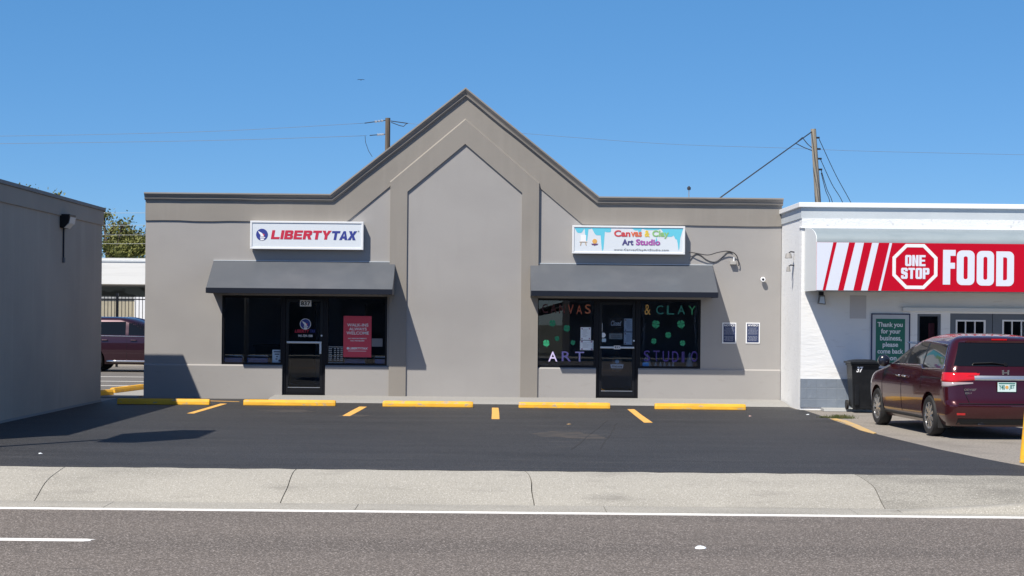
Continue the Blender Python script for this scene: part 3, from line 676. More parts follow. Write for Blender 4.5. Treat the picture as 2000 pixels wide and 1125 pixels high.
for k, (a, c) in enumerate(((.15, .85), (.25, .75), (.4, .6), (.35, .55))): m.box(x0 + (x1 - x0) * a, x0 + (x1 - x0) * c, y - .002, y, z1 - .06 - k * .055, z1 - .035 - k * .055)
local(m.build('small_print', M_navy, r), b)
local(MB().prism(disc(x1 - .05, z0 + .05, .025, 0, 0, 14), y - .002, y).build('print_mark', M_navy, r), b)
r = thing('opening_hours', 'white opening hours lettering low on the window right of the left shop door', 'decal', (-3.6, YI, .84)); b = tuple(r.location)
m = MB(); rs = random.Random(5)
x0, z1 = P(641, 677, YI); x1, z0 = P(671, 709, YI)
m.box(x0, x1, YI, YI + .002, z1 - .012, z1).box(x0, x1, YI, YI + .002, z0, z0 + .012)
for k in range(7):
    z = z1 - .055 - k * .044
    for a, c in ((.03, .25), (.38, .5), (.58, .72), (.8, .95)):
        for q in range(3):
            aa = a + (c - a) * q / 3; m.box(x0 + (x1 - x0) * aa, x0 + (x1 - x0) * (aa + (c - a) * .26), YI, YI + .002, z, z + .02)
local(m.build('small_print', mat('dim_white', (.45, .48, .5), .7), r), b)
sheet('window_notice', 'small dim grey paper notice right of the red poster', 726, 747, 661, 677, mat('grey_paper', (.17, .18, .2), .8))
# waiting chairs
def chair(x, y, label):
    r = thing('waiting_chair', label, 'chair', (x, y, .1), 0, 'blue chairs inside the left shop window')
    local_ = lambda mb, n, m, **k: mb.build(n, m, r, **k)
    local_(MB().box(-.24, .24, -.025, .025, .52, .84), 'backrest', M_blue_chair, bevel=.015)
    local_(MB().box(-.24, .24, .03, .48, .40, .46), 'seat', M_blue_chair, bevel=.015)
    local_(MB().tube([(-.265, 0, .45), (-.265, -.0, .86), (-.22, 0, .885), (.22, 0, .885), (.265, 0, .86), (.265, 0, .45)], .014, 8), 'back_frame', M_chrome, smooth=True)
    for sx in (-.25, .25):
        for yy in (.02, .45): local_(MB().tube([(sx, yy, .42), (sx, yy, 0)], .014, 8), 'leg', M_chrome, smooth=True)
    return r
chair(P(453, 700, 40.3)[0], 40.3, 'blue chair with bright frame at the far left corner of the left shop window')
chair(P(503, 700, 40.32)[0], 40.32, 'grey blue chair between the corner chair and the pale notice')
chair(P(752, 700, 40.3)[0], 40.3, 'blue chair behind glass at the right end of the left shop window')
chair(P(693, 703, 40.33)[0], 40.33, 'blue chair behind glass under the red poster')
tag(MB().box(-6.0, -5.2, 43.5, 44.2, .1, 1.15).box(-6.05, -5.15, 43.45, 44.25, 1.15, 1.19).build('service_counter', M_dark), 'dark service counter deep inside the left shop', 'counter')

# ------------------------------------------------------------------ things in the windows of the art studio
def word(body, u0, u1, v0, v1, cols_, label):
    x0, z1 = P(u0, v0, YI); x1, z0 = P(u1, v1, YI)
    r = thing('window_lettering', label, 'lettering', ((x0 + x1) / 2, YI, z0)); b = tuple(r.location)
    n = len(body); pitch = (x1 - x0) / n; rs = random.Random(len(body))
    for i, ch in enumerate(body):
        if ch == ' ': continue
        a = x0 + pitch * i + pitch * .12; w_ = pitch * (.30 if ch == 'I' else .68); dz = rs.uniform(-.012, .012)
        local(lettering(ch, a, a + w_, z0 + dz, z1 + dz, YI, cols_[i % len(cols_)], r, name='letter', bold=.004), b)
    return r
lm = lambda n, c: mat(n, c, .6)
word('CANVAS', 1057, 1157, 594, 613, [lm('window_maroon', (.07, .012, .02)), lm('window_maroon_b', (.09, .02, .02)), lm('window_brown', (.12, .03, .03)), lm('window_rust', (.40, .10, .06)), lm('window_rust_b', (.42, .11, .06)), lm('window_orange', (.5, .16, .08))], 'dark red to orange word along the top of the studio window left of its door')
word('ART', 1068, 1146, 686, 706, [lm('window_lilac', (.62, .55, .85)), lm('window_violet', (.33, .26, .6)), lm('window_lavender', (.42, .38, .72))], 'short word in lilac letters low on the studio window left of its door')
word('&', 1257, 1274, 594, 614, [lm('window_yellow', (.62, .36, .10))], 'orange ampersand at the top of the studio window right of its door')
tl = lm('window_teal', (.018, .19, .16)); word('CLAY', 1279, 1363, 596, 614, [lm('window_teal_dark', (.015, .17, .16)), tl, tl, lm('window_green', (.03, .27, .13))], 'word in dark teal green letters after the orange ampersand')
pu = lm('window_purple', (.055, .03, .22)); word('STUDIO', 1255, 1366, 685, 707, [pu, lm('window_purple_dark', (.04, .025, .16)), pu], 'long word in dark purple letters low on the studio window right of its door')
def shamrock(u, v, size, label, tilt):
    x, z = P(u, v, YI); m = MB(); R = size
    for k in range(4):
        a = tilt + math.pi / 4 + k * math.pi / 2
        for q_ in (-.3, .3): m.prism(disc(x + R * .66 * math.cos(a + q_), z + R * .66 * math.sin(a + q_), R * .27, 0, 0, 12), YI + .0004 * k + .0002 * (q_ > 0), YI + .003 + .0004 * k + .0002 * (q_ > 0))
        m.prism([(x, z), (x + R * .72 * math.cos(a - .6), z + R * .72 * math.sin(a - .6)), (x + R * .66 * math.cos(a), z + R * .66 * math.sin(a)), (x + R * .72 * math.cos(a + .6), z + R * .72 * math.sin(a + .6))], YI + .0004 * k + .001, YI + .0026 + .0004 * k)
    m.prism([(x - R * .07, z), (x + R * .07, z), (x + R * (.22 + tilt), z - R * 1.15), (x + R * (.08 + tilt), z - R * 1.15)], YI + .004, YI + .006)
    tag(m.build('shamrock_cutout', M_shamrock), label, 'shamrock', 'green shamrocks stuck in the studio windows')
shamrock(1079, 631, .085, 'green shamrock highest in the studio window left of the door', .1)
shamrock(1107, 641, .085, 'green shamrock nearest the papers in the studio window left of the door', -.1)
shamrock(1088, 661, .062, 'dim small green shamrock in the middle of the studio window left of the door', .2)
shamrock(1067, 670, .085, 'bright green shamrock low at the left edge of the studio window', 0)
shamrock(1119, 669, .06, 'dim small green shamrock above the lilac letters, right of the other four', -.15)
shamrock(1281, 633, .10, 'large green shamrock just right of the studio door, under the ampersand', -.1)
shamrock(1330, 633, .10, 'large green shamrock under the last teal letters', .15)
shamrock(1305, 654, .075, 'green shamrock in the middle of the studio window right of the door', .1)
shamrock(1277, 666, .07, 'small green shamrock above the first purple letter', 0)
shamrock(1333, 670, .07, 'small green shamrock above the last purple letters', .1)
def printed(name, label, u0, u1, v0, v1, y=None, mt=None, seed=1, cm=None):
    r, b, x0, x1, z0, z1, y = root_sheet(name, label, u0, u1, v0, v1, mt or M_paper, y, cat='paper notice')
    rs = random.Random(seed); m = MB(); w, h = x1 - x0, z1 - z0
    for k in range(7):
        z = z1 - h * (.2 + .09 * k); a = x0 + w * rs.uniform(.12, .25); m.box(a, a + w * rs.uniform(.35, .6), y - .0015, y, z, z + h * .022)
    local(m.build('small_print', mat('print_grey', (.35, .38, .42), .8) if 'print_grey' not in MATS else MATS['print_grey'], r), b)
    m = MB()
    for k in range(4): cx, cz = (x0 + w * (.14 + .72 * (k % 2)), z0 + h * (.1 + .78 * (k // 2))); m.prism(disc(cx, cz, w * .07, 0, 0, 7), y - .002, y - .0005)
    local(m.build('print_mark', cm or MATS.get('print_rose') or mat('print_rose', (.35, .2, .3), .8), r), b)
    return r
printed('window_notice', 'white flyer with dark corner decorations in the studio window left of the door', 1134, 1154, 639, 664, seed=1)
printed('window_notice', 'wide white paper below the decorated flyer in the studio window', 1133, 1159, 665, 684, seed=2)
YD = YW + .07
printed('door_notice', 'white flyer at upper right of the studio door glass', 1219, 1239.5, 622, 647.5, YD, seed=3)
printed('door_notice', 'white flyer with blue and pink marks just above the studio door push bar', 1218.5, 1239, 649, 673.5, YD, seed=4)
r, b, x0, x1, z0, z1, y = root_sheet('closed_sign', 'dark wooden board reading Closed hanging in the studio door', 1191, 1216, 622, 639, mat('dark_board', (.05, .04, .04), .8), YD, cat='sign', part='board')
L(r, b, 'Closed', x0 + .03, x1 - .03, z0 + .03, z1 - .05, y, M_lwhite, bold=.012, shear=.3)
xm = (x0 + x1) / 2
local(MB().tube([(x0 + .03, y + .002, z1), (xm, y + .002, z1 + .11), (x1 - .03, y + .002, z1)], .004, 5).build('string', M_tan, r), b)
r, b, x0, x1, z0, z1, y = root_sheet('hanging_plaque', 'cream wooden plaque hung on crossed strings below the Closed board', 1190, 1215.5, 651, 662.5, mat('cream_board', (.5, .48, .42), .8), YD, cat='sign', part='board')
local(MB().tube([(x0 + .04, y + .002, z1), ((x0 + x1) / 2, y + .002, z1 + .12), (x1 - .04, y + .002, z1)], .004, 5).build('string', M_tan, r), b)
m = MB()
for k in range(2):
    x = x0 + .04
    for q in range(7): m.box(x, x + .022, y - .002, y, z0 + .03 + k * .035, z0 + .05 + k * .035); x += .032
local(m.build('small_print', mat('pale_print', (.3, .28, .25), .8), r), b)
YO = YW + .052
r, b, x0, x1, z0, z1, y = root_sheet('house_number', 'small white number plate 833 on the studio door push bar', 1199, 1211.5, 675, 682, M_lwhite, YW - .018, cat='house number', part='plate')
L(r, b, '833', x0 + .015, x1 - .015, z0 + .015, z1 - .015, y, M_lblack, bold=.02)
cx, cz = P(1205, 714, YD)
r = thing('welcome_sign', 'round wooden Welcome sign hung low on strings in the studio door', 'sign', (cx, YD, cz)); b = tuple(r.location)
local(MB().prism(disc(cx, cz, .145, 0, 0, 32), YD, YD + .006).build('board', mat('brown_board', (.16, .14, .12), .8), r), b)
local(MB().prism([(cx - .15, cz + .03), (cx + .15, cz + .03), (cx + .135, cz - .06), (cx - .135, cz - .06)], YD - .004, YD - .0005).build('band', M_lwhite, r), b)
L(r, b, 'Welcome', cx - .12, cx + .12, cz - .045, cz + .015, YD - .004, M_lblack, bold=.01, shear=.25)
local(MB().prism(disc(cx, cz + .09, .045, 0, 0, 14), YD - .003, YD - .0005).build('flower', M_paperb, r), b)
local(MB().tube([(cx - .11, YD + .003, cz + .09), (cx, YD + .003, cz + .33), (cx + .11, YD + .003, cz + .09)], .006, 5).build('string', M_tan, r), b)
r, b, x0, x1, z0, z1, y = root_sheet('door_sticker', 'narrow upright white sticker at the left edge of the studio door', 1171.5, 1176.5, 631, 647.5, M_paper, YO, cat='sticker')
m = MB()
for k in range(4): m.box(x0 + .018, x1 - .018, y - .002, y, z0 + .02 + k * .045, z0 + .045 + k * .045)
local(m.build('small_print', M_lgrey, r), b)
x, z = P(1178, 654.5, YO); tag(MB().prism(disc(x, z, .058, 0, 0, 20), YO, YO + .004).build('round_sticker', M_paper), 'round white sticker below the narrow upright sticker on the studio door', 'sticker')
sheet('door_sticker', 'small blue grey rectangular sticker below the round white one on the studio door', 1172, 1183.5, 661, 668, M_paperb, YO, 'sticker')
# unpainted pottery on the window shelf
shelf = tag(MB().box(3.35, 4.66, YW + .26, YW + .62, .78, .815).build('window_shelf', M_dwall), 'low display shelf inside the studio window right of the door', 'shelf')
M_pot = mat('unglazed_white', (.55, .58, .62), .7)
def pot(u, h, r_, label, y=40.4):
    x = P(u, 700, y)[0]
    tag(MB().lathe([(r_ * .9, 0), (r_, .01), (r_ * .85, h * .35), (r_ * .5, h * .7), (r_ * .2, h * .93), (.004, h)], (x, y, .816), 'z', 16).build('pottery_piece', M_pot, smooth=40), label, 'pottery', 'unpainted white pottery on the studio window shelf')
pot(1264, .32, .10, 'tall white pottery piece at the left end of the studio window shelf')
pot(1347, .34, .09, 'tall white pottery cone at the right end of the studio window shelf')
for u, l in ((1281, 'leftmost small white pottery piece in the row on the studio shelf'), (1290, 'second small white pottery piece from the left in the row on the studio shelf'), (1298, 'middle small white pottery piece in the row on the studio shelf'), (1307, 'fourth small white pottery piece in the row on the studio shelf'), (1315, 'rightmost small white pottery piece in the row on the studio shelf')):
    pot(u, .115, .04, l)
sheet('blue_sticker', 'little blue sticker in the bottom left corner of the right studio window', 1255, 1267, 708, 716, mat('sticker_deep_blue', (.05, .2, .5), .6), YI, 'sticker')
def garland(label, pts, seed):
    rs = random.Random(seed); m = MB()
    for i in range(len(pts) - 1):
        a, c = pts[i], pts[i + 1]; d = math.hypot(c[0] - a[0], c[1] - a[1]); n = max(2, int(d / 3))
        for j in range(n):
            u = a[0] + (c[0] - a[0]) * j / n + rs.uniform(-2, 2); v = a[1] + (c[1] - a[1]) * j / n + rs.uniform(-1.5, 1.5)
            x, z = P(u, v, YI + .02); s = rs.uniform(.006, .017)
            m.box(x - s, x + s, YI + .018, YI + .022, z - s, z + s)
    m.tube([(*P(p[0], p[1], YI + .025), 0) and (P(p[0], p[1], YI + .025)[0], YI + .025, P(p[0], p[1], YI + .025)[1]) for p in pts], .004, 4)
    tag(m.build('tinsel_garland', mat('tinsel_' + str(seed), (.16, .15, .15), .4)), label, 'garland')
garland('glittery tinsel garland framing the studio window left of the door', [(1155, 620), (1157, 590), (1100, 587), (1052, 590), (1051, 640), (1052, 700), (1060, 712), (1100, 714)], 1)
garland('glittery tinsel garland hanging down the studio window right of the door', [(1256, 596), (1258, 640), (1256, 680)], 2)
garland('glittery tinsel garland down the far right side of the studio window', [(1362, 594), (1356, 630), (1360, 680)], 3)

# ------------------------------------------------------------------ wheel stops
def stop_mesh(Lh):
    m = MB(); pr = [(-.085, 0), (-.075, .07), (-.045, .125), (.045, .125), (.075, .07), (.085, 0)]
    k = len(pr); vs = []; sts = [(-Lh, .93), (-Lh + .05, 1), (-Lh / 3, 1), (Lh / 3, 1), (Lh - .05, 1), (Lh, .93)]
    for x, s in sts:
        for (y, z) in pr: vs.append((x, y * s, z * s))
    fs = []
    for i in range(len(sts) - 1):
        for j in range(k): fs.append((i * k + j, i * k + (j + 1) % k, (i + 1) * k + (j + 1) % k, (i + 1) * k + j))
    fs += [tuple(range(k)), tuple((len(sts) - 1) * k + j for j in range(k - 1, -1, -1))]
    return m.add(vs, fs)
stop0 = stop_mesh(.97).build('wheel_stop', M_yel, bevel=.012)
labels = ['yellow concrete wheel stop half in the shadow of the dark left building', 'yellow wheel stop in front of the left shop door', 'yellow wheel stop in front of the tall centre panel',
          'yellow wheel stop before the studio window left of its door', 'yellow wheel stop in front of the right studio window, nearest the white store']
spots = [((228, 787), (409, 789.5)), ((475, 791.5), (655, 795.5)), ((747, 797), (924, 799.5)), ((1013, 799.5), (1192, 803)), ((1279, 801.5), (1457, 804))]
alley = [((178, 776), (217, 773.5)), ((219, 770), (277, 762.5)), ((267, 761.5), (330, 756))]
al = ['yellow wheel stop in the alley beside the dark left building corner', 'slanting yellow wheel stop in the middle of the alley gap', 'yellow wheel stop in the alley partly hidden behind the grey shop building']
for i, (a, c) in enumerate(spots + alley):
    o = stop0 if i == 0 else stop0.copy()
    if i: COL.objects.link(o)
    p, q = Vector(G(*a)), Vector(G(*c)); mid = (p + q) / 2; d = q - p
    if i < 5: ang = rad((-.5, .4, -.3, .6, -.2)[i]); mid = Vector((mid.x, 37.15)); ln = (P(c[0], c[1], 37.07)[0] - P(a[0], a[1], 37.07)[0]) / 1.94; mid.x = (P(c[0], c[1], 37.07)[0] + P(a[0], a[1], 37.07)[0]) / 2
    else: ang = math.atan2(d.y, d.x); ln = d.length / 1.94
    o.location = (mid.x, mid.y, .004 if i < 5 else .03 if mid.y < 44.5 else 0); o.rotation_euler = (0, 0, ang); o.scale = (ln, 1, 1)
    tag(o, (labels + al)[i], 'wheel stop', 'yellow wheel stops along the shop front' if i < 5 else 'yellow wheel stops in the alley')

# ------------------------------------------------------------------ dark left building
lb = thing('neighbour_building', 'dark grey flat roofed building at the left edge with its shaded side wall', 'building', (-8.62, 25.1, 0)); b = (-8.62, 25.1, 0)
XL, YA, YB, ZTL = -8.62, 25.1, 38.06, 4.245
ztl = P(198.6, 406, YB)[1]; zbl = P(195.3, 440.3, YB)[1]
local(MB().box(-26, XL, YA, YB, 0, ztl - .03).build('wall', M_left, lb), b)
local(MB().box(-26.02, XL + .03, YA - .03, YB + .03, zbl, ztl - .07).build('parapet_band', M_leftband, lb, bevel=.008), b)
local(MB().box(-26.05, XL + .06, YA - .06, YB + .06, ztl - .069, ztl).build('coping', mat('dark_flashing', (.19, .175, .17), .6), lb, bevel=.006), b)
local(MB().box(-26, XL + .012, YA - .01, YB, 0, .05).build('footing', mat('grey_footing', (.25, .25, .25), .9), lb), b)
fy = 968 * 0 + XL * F / (121 - CU); x_, zf = P(121, 434, fy)
fl = thing('flood_light', 'dark wall pack flood light with conduit on the dark left building', 'wall light', (XL, fy, zf)); b = tuple(fl.location)
local(MB().prism([(XL + .03, zf + .16), (XL + .03, zf - .14), (XL + .10, zf - .14), (XL + .24, zf + .08), (XL + .24, zf + .14)], fy - .28, fy + .28).build('housing', M_black, fl, bevel=.01), b) if False else None
m = MB(); m.prism([(XL + .001, zf + .15), (XL + .001, zf - .12), (XL + .08, zf - .12), (XL + .17, zf - .02), (XL + .2, zf + .15)], fy - .25, fy + .25)
local(m.build('housing', M_black, fl, bevel=.008), b)
m = MB(); m.prism([(XL + .085, zf - .115), (XL + .175, zf - .02), (XL + .2, zf + .1), (XL + .206, zf + .1), (XL + .183, zf - .026), (XL + .09, zf - .121)], fy - .22, fy + .22)
local(m.build('lens', mat('cloudy_lens', (.55, .52, .5), .4), fl), b)
zc0 = P(121, 448, fy)[1]; zc1 = P(121, 503, fy)[1]
local(MB().tube([(XL + .02, fy, zf - .1), (XL + .02, fy, zc1)], .017, 8).build('conduit', M_dark, fl), b)
local(MB().box(XL + .001, XL + .05, fy - .04, fy + .04, zc1 - .1, zc1).build('conduit_box', mat('grey_box', (.13, .13, .14), .6), fl, bevel=.005), b)

# pole sign standing outside the frame at the left: only its shadow falls into the picture
ps = thing('pole_sign', 'tall pole sign standing outside the frame, throwing its box shadow on the lot', 'pole sign', (-8.06, 23.87, 0))
MB().tube([(0, 0, 0), (0, 0, 5.6)], .075, 12).build('pole', M_steel, ps, smooth=True)
MB().box(-.3, .3, -.97, .97, 5.5, 7.3).build('cabinet', M_alu, ps, bevel=.02)

# ------------------------------------------------------------------ white store at the right
YS = 37.4; XS = 6.56; XE = 24
st = thing('white_store', 'white painted corner store with curved red sign canopy at the right', 'building', (XS, YS, 0)); b = (XS, YS, 0)
zr = P(1640, 396, YS)[1]; zr2 = P(1640, 405.5, YS)[1]; zr3 = P(1640, 427, YS)[1]; zr4 = P(1640, 447, YS)[1]
sp = lambda mb, n, m, **k: local(mb.build(n, m, st, **k), b)
# openings: small window and the double door
wx0, wz1 = P(1792, 613, YS); wx1, wz0 = P(1837, 700, YS)
dx0, dz1 = P(1856, 612, YS); dx1 = 11.4
ZLT = 2.75
m = MB()
m.box(XS, wx0, YS, YS + .25, 0, zr4).box(wx0, dx1, YS, YS + .25, dz1, zr4).box(dx1, XE, YS, YS + .25, 0, zr4)
m.box(wx1, dx0, YS, YS + .25, 0, dz1).box(wx0, wx1, YS, YS + .25, 0, .95).box(wx0, wx1, YS, YS + .25, wz1, dz1) if wz1 < dz1 else m.box(wx1, dx0, YS, YS + .25, 0, dz1).box(wx0, wx1, YS, YS + .25, 0, .95)
sp(m, 'wall', M_white)
sp(MB().box(XS, XS + .25, YS + .25, YS + 15, 0, zr3).box(XS + .25, XE, YS + 14.75, YS + 15, 0, zr3), 'side_wall', M_whiterough)
sp(MB().box(XS - .012, XE, YS - .012, YS + .3, zr4 + .0, zr3 - .0).build and MB().box(XS - .004, XE, YS - .03, YS + .25, zr4 + .001, zr3), 'stucco_band', M_whiterough)
sp(MB().box(XS - .02, XE, YS - .035, YS + .25, zr4 + .001, zr4 + .05), 'moulding', M_coping, bevel=.01)
sp(MB().box(XS - .02, XE, YS - .022, YS + 15, zr3 + .001, zr2), 'parapet', M_parapet)
sp(MB().box(XS - .07, XE, YS - .075, YS + 15.05, zr2 + .001, zr), 'coping', M_coping, bevel=.008)
# tile dado and footing
zd = P(1600, 740, YS)[1]
sp(MB().box(XS - .002, wx0, YS - .018, YS, .06, zd), 'tile_dado', M_tile)
sp(MB().box(XS - .01, XE, YS - .35, YS - .0, -.05, .065).box(XS - .01, XE, YS, YS + .01, -.05, .06) if False else MB().prism([(YS - .4, 0), (YS - .38, .05), (YS - .02, .06), (YS - .02, 0)], 7.0, XE, 'x'), 'footing', M_footing)
sp(MB().box(XS + .3, XE - .3, YS + .3, YS + 14.7, 3.6, 3.7), 'roof', M_old)
sp(MB().box(XS + .3, XE, YS + 4, YS + 4.1, 0, 3.5).box(XS + .3, XE, YS + .26, YS + 4, -.02, .06), 'interior', M_dark)
# window and doors
f = .05
m = MB(); m.box(wx0, wx1, YS + .02, YS + .12, wz1 - f, wz1).box(wx0, wx0 + f, YS + .02, YS + .12, .95, wz1 - f).box(wx1 - f, wx1, YS + .02, YS + .12, .95, wz1 - f)
w_ = sp(m, 'window', M_greydoor)
local(MB().box(wx0 + f, wx1 - f, YS + .08, YS + .086, .95, wz1 - f).build('pane', M_glass, w_), b)
local(MB().box(wx1 - f - .14, wx1 - f - .01, YS + .3, YS + .32, wz1 - .75, wz1 - .2).build('inside_poster', mat('dim_red', (.25, .04, .05), .7), w_), b)
def leaf(x0, x1, u0, u1):
    z0 = .08
    gx0, gz1 = P(u0, 624.5, YS); gx1, gz0 = P(u1, 668, YS); y0, y1 = YS + .06, YS + .11
    m = MB(); m.box(x0, gx0, y0, y1, z0, dz1).box(gx1, x1, y0, y1, z0, dz1).box(gx0, gx1, y0, y1, gz1, dz1).box(gx0, gx1, y0, y1, z0, gz0)
    d = sp(m, 'door', M_greydoor)
    m = MB(); t = .035; m.box(gx0, gx1, y0 - .012, y1, gz1 - t, gz1).box(gx0, gx1, y0 - .012, y1, gz0, gz0 + t)
    for k in range(4):
        x = gx0 + (gx1 - gx0 - t) * k / 3; tt = t if k in (0, 3) else t * .6; m.box(x, x + tt, y0 - .012, y1, gz0 + t, gz1 - t)
    local(m.build('glazing_frame', M_lwhite, d), b)
    local(MB().box(gx0 + t, gx1 - t, y0 + .02, y0 + .026, gz0 + t, gz1 - t).build('pane', M_glass, d), b)
    return d
xm1 = P(1940, 640, YS)[0]
leaf(dx0 + .0, xm1 - .006, 1868, 1926); d2 = leaf(xm1 + .006, xm1 + (xm1 - dx0), 1959, 2017)
# white horizontal rail of the security shutter
x0_, z1_ = P(1763, 600, YS - .06); z0_ = P(1763, 608, YS - .06)[1]
sp(MB().box(x0_, 11.6, YS - .09, YS - .001, z0_, z1_), 'shutter_rail', M_canopyend, bevel=.01)
sp(MB().box(P(1660, 577, YS)[0], P(1692, 577, YS)[0], YS - .004, YS - .0, P(1660, 622, YS)[1], P(1660, 577, YS)[1]), 'paint_patch', mat('patch_paint', (.56, .55, .56), .8))
# curved canopy
zc_t = zr4 - .0; zc_m = P(1700, 474, 36.0)[1]; zc_b = P(1700, 568, 36.0)[1]; YC = 36.0
arc = [(YS - .036 - (YS - .036 - YC) * math.sin(a), zc_m + (zc_t - zc_m) * (math.cos(a) ** .8 if math.cos(a) > 0 else 0)) for a in [math.pi / 2 * i / 12 for i in range(13)]]
XCn = 6.62
prof_c = [(YS - .036, zc_b)] + [(y, z) for y, z in arc] + [(YC, zc_b)]
can = sp(MB().prism(prof_c, XCn + .012, XE, 'x'), 'canopy', M_canopy, smooth=30)
local(MB().prism([(YS - .032, zc_b - .004)] + [(y - .003, z + .003) for y, z in arc] + [(YC - .003, zc_b - .004)], XCn, XCn + .0115, 'x').build('end_panel', M_canopyend, can), b)
# sign face on the canopy
fs_ = thing('canopy_sign', 'long red and white store sign with octagon emblem on the curved canopy', 'sign', (XCn, YC, zc_b)); b2 = tuple(fs_.location)
yq = YC - .012
sf = lambda mb, n, m: local(mb.build(n, m, fs_), b2)
sf(MB().box(XCn + .004, XE, yq, YC - .001, zc_b + .003, zc_m), 'panel', M_sred)
zm = (zc_b + zc_m) / 2
px = lambda u: P(u, 520, yq)[0]
def slant(ut0, ut1, ub0, ub1): return [(px(ub0), zc_b + .005), (px(ub1), zc_b + .005), (px(ut1), zc_m - .002), (px(ut0), zc_m - .002)]
xa = XCn + .006
m = MB(); yy = yq - .003
m.prism([(xa, zc_b + .005), (px(1607), zc_b + .005), (px(1627), zc_m - .002), (xa, zc_m - .002)], yy, yq)
for t0, t1, b0, b1 in ((1634, 1658, 1613, 1637), (1670, 1687, 1648, 1667), (1703, 1716, 1682, 1695), (1737, 1742, 1716, 1721)):
    m.prism(slant(t0, t1, b0, b1), yy, yq)
sf(m, 'stripes', M_swhite)
ox, oz = px(1787), P(1787, 520.5, yq)[1]; R = P(1831, 520, yq)[0] - ox; R = R / math.cos(math.pi / 8)
def octo(r_): return [(ox + r_ * math.cos(math.pi / 8 + k * math.pi / 4), oz + r_ * math.sin(math.pi / 8 + k * math.pi / 4)) for k in range(8)]
O, I = octo(R), octo(R * .85); m = MB()
for k in range(8): m.prism([O[k], O[(k + 1) % 8], I[(k + 1) % 8], I[k]], yy, yq)
sf(m, 'octagon', M_lwhite)
def ctext(body, u0, u1, v0, v1, **k):
    x0, z1 = P(u0, v0, yq); x1, z0 = P(u1, v1, yq); local(lettering(body, x0, x1, z0, z1, yq, M_swhite, fs_, **k), b2)
for t_, u0, u1, v0, v1 in (('ONE', 1768, 1807.5, 498, 520), ('STOP', 1760, 1815, 523, 545)):
    x0, z1 = P(u0, v0, yq); x1, z0 = P(u1, v1, yq)
    sf(block_text(t_, x0, x1, z0, z1, yq, .39, .19, .10), 'lettering', M_swhite)
# heavy condensed letters FOOD built as blocks
def fat_O(u0, u1, v0, v1, flat_left=False):
    x0, z1 = P(u0, v0, yq); x1, z0 = P(u1, v1, yq); w, h = x1 - x0, z1 - z0; r_ = w * .30
    def rr(a0, a1, c0, c1, rad_, left):
        pts = []
        for (cx, cz, s) in ((a1 - rad_, c1 - rad_, 0), (a0 + rad_, c1 - rad_, 1), (a0 + rad_, c0 + rad_, 2), (a1 - rad_, c0 + rad_, 3)):
            if left and s in (1, 2): cx = a0 + 1e-4; 
            for k in range(7):
                a = s * math.pi / 2 + k / 6 * math.pi / 2
                if left and s in (1, 2): pts.append((a0 + 1e-4 * k, c1 if s == 1 else c0) if (s == 1) else (a0 + 1e-4 * (6 - k), c0))
                else: pts.append((cx + rad_ * math.cos(a), cz + rad_ * math.sin(a)))
        return pts
    A = rr(x0, x1, z0, z1, r_, flat_left); B = rr(x0 + w * .385, x1 - w * .385, z0 + h * .17, z1 - h * .17, w * .10, flat_left)
    m = MB(); n = len(A)
    for k in range(n): m.prism([A[k], A[(k + 1) % n], B[(k + 1) % n], B[k]], yq - .003, yq)
    sf(m, 'lettering', M_swhite)
x0, z1 = P(1842, 488, yq); x1, z0 = P(1866, 556, yq); w = x1 - x0; h = z1 - z0
sf(MB().prism([(x0, z0), (x0 + w * .58, z0), (x0 + w * .58, z0 + h * .46), (x0 + w * .95, z0 + h * .46), (x0 + w * .95, z0 + h * .63), (x0 + w * .58, z0 + h * .63), (x0 + w * .58, z1 - h * .17), (x1, z1 - h * .17), (x1, z1), (x0, z1)], yq - .003, yq), 'lettering', M_swhite)
fat_O(1869, 1903, 489, 557); fat_O(1908, 1941, 490, 558); fat_O(1946, 1980, 491, 559, True)
# lights of the store
def spotlamp(u, v, Y, label, xo):
    x, z = P(u, v, Y); r = thing('spot_lamp', label, 'wall light', (x, Y, z)); 
    MB().box(-.05, .05, -.02, .05, .04, .22).build('bracket', M_dark, r, bevel=.006)
    MB().prism([(-.08, -.12), (.08, -.14), (.06, .06), (-.05, .06)], -.1, .03).build('housing', mat('dull_grey_fitting', (.16, .16, .16), .6) if 'dull_grey_fitting' not in MATS else MATS['dull_grey_fitting'], r, bevel=.008)
    MB().prism([(-.06, -.105), (.06, -.12), (.045, .03), (-.035, .03)], -.105, -.1).build('lens', M_steel, r)
spotlamp(1604, 582, YS - .05, 'small square flood lamp under the left end of the red canopy', 0)
# side wall fittings
def sidefit(u, v, label, r0):
    Y = 38.3; x, z = P(u, v, Y); r = thing('spot_lamp', label, 'wall light', (XS, Y, z))
    MB().tube([(0, 0, .05), (-.08, 0, .06), (-.12, 0, .03)], .015, 8).build('bracket', M_dark, r)
    MB().lathe([(.02, .03), (r0 * .7, .02), (r0, -.08), (r0 * .9, -.085)], (-.13, 0, 0), 'z', 16).build('shade', mat('fit_' + str(u), (.3, .29, .28), .5), r, smooth=40)
sidefit(1562, 497, 'upper round shaded lamp on the white store side wall', .085)
sidefit(1556, 523, 'lower small lamp on the white store side wall', .05)
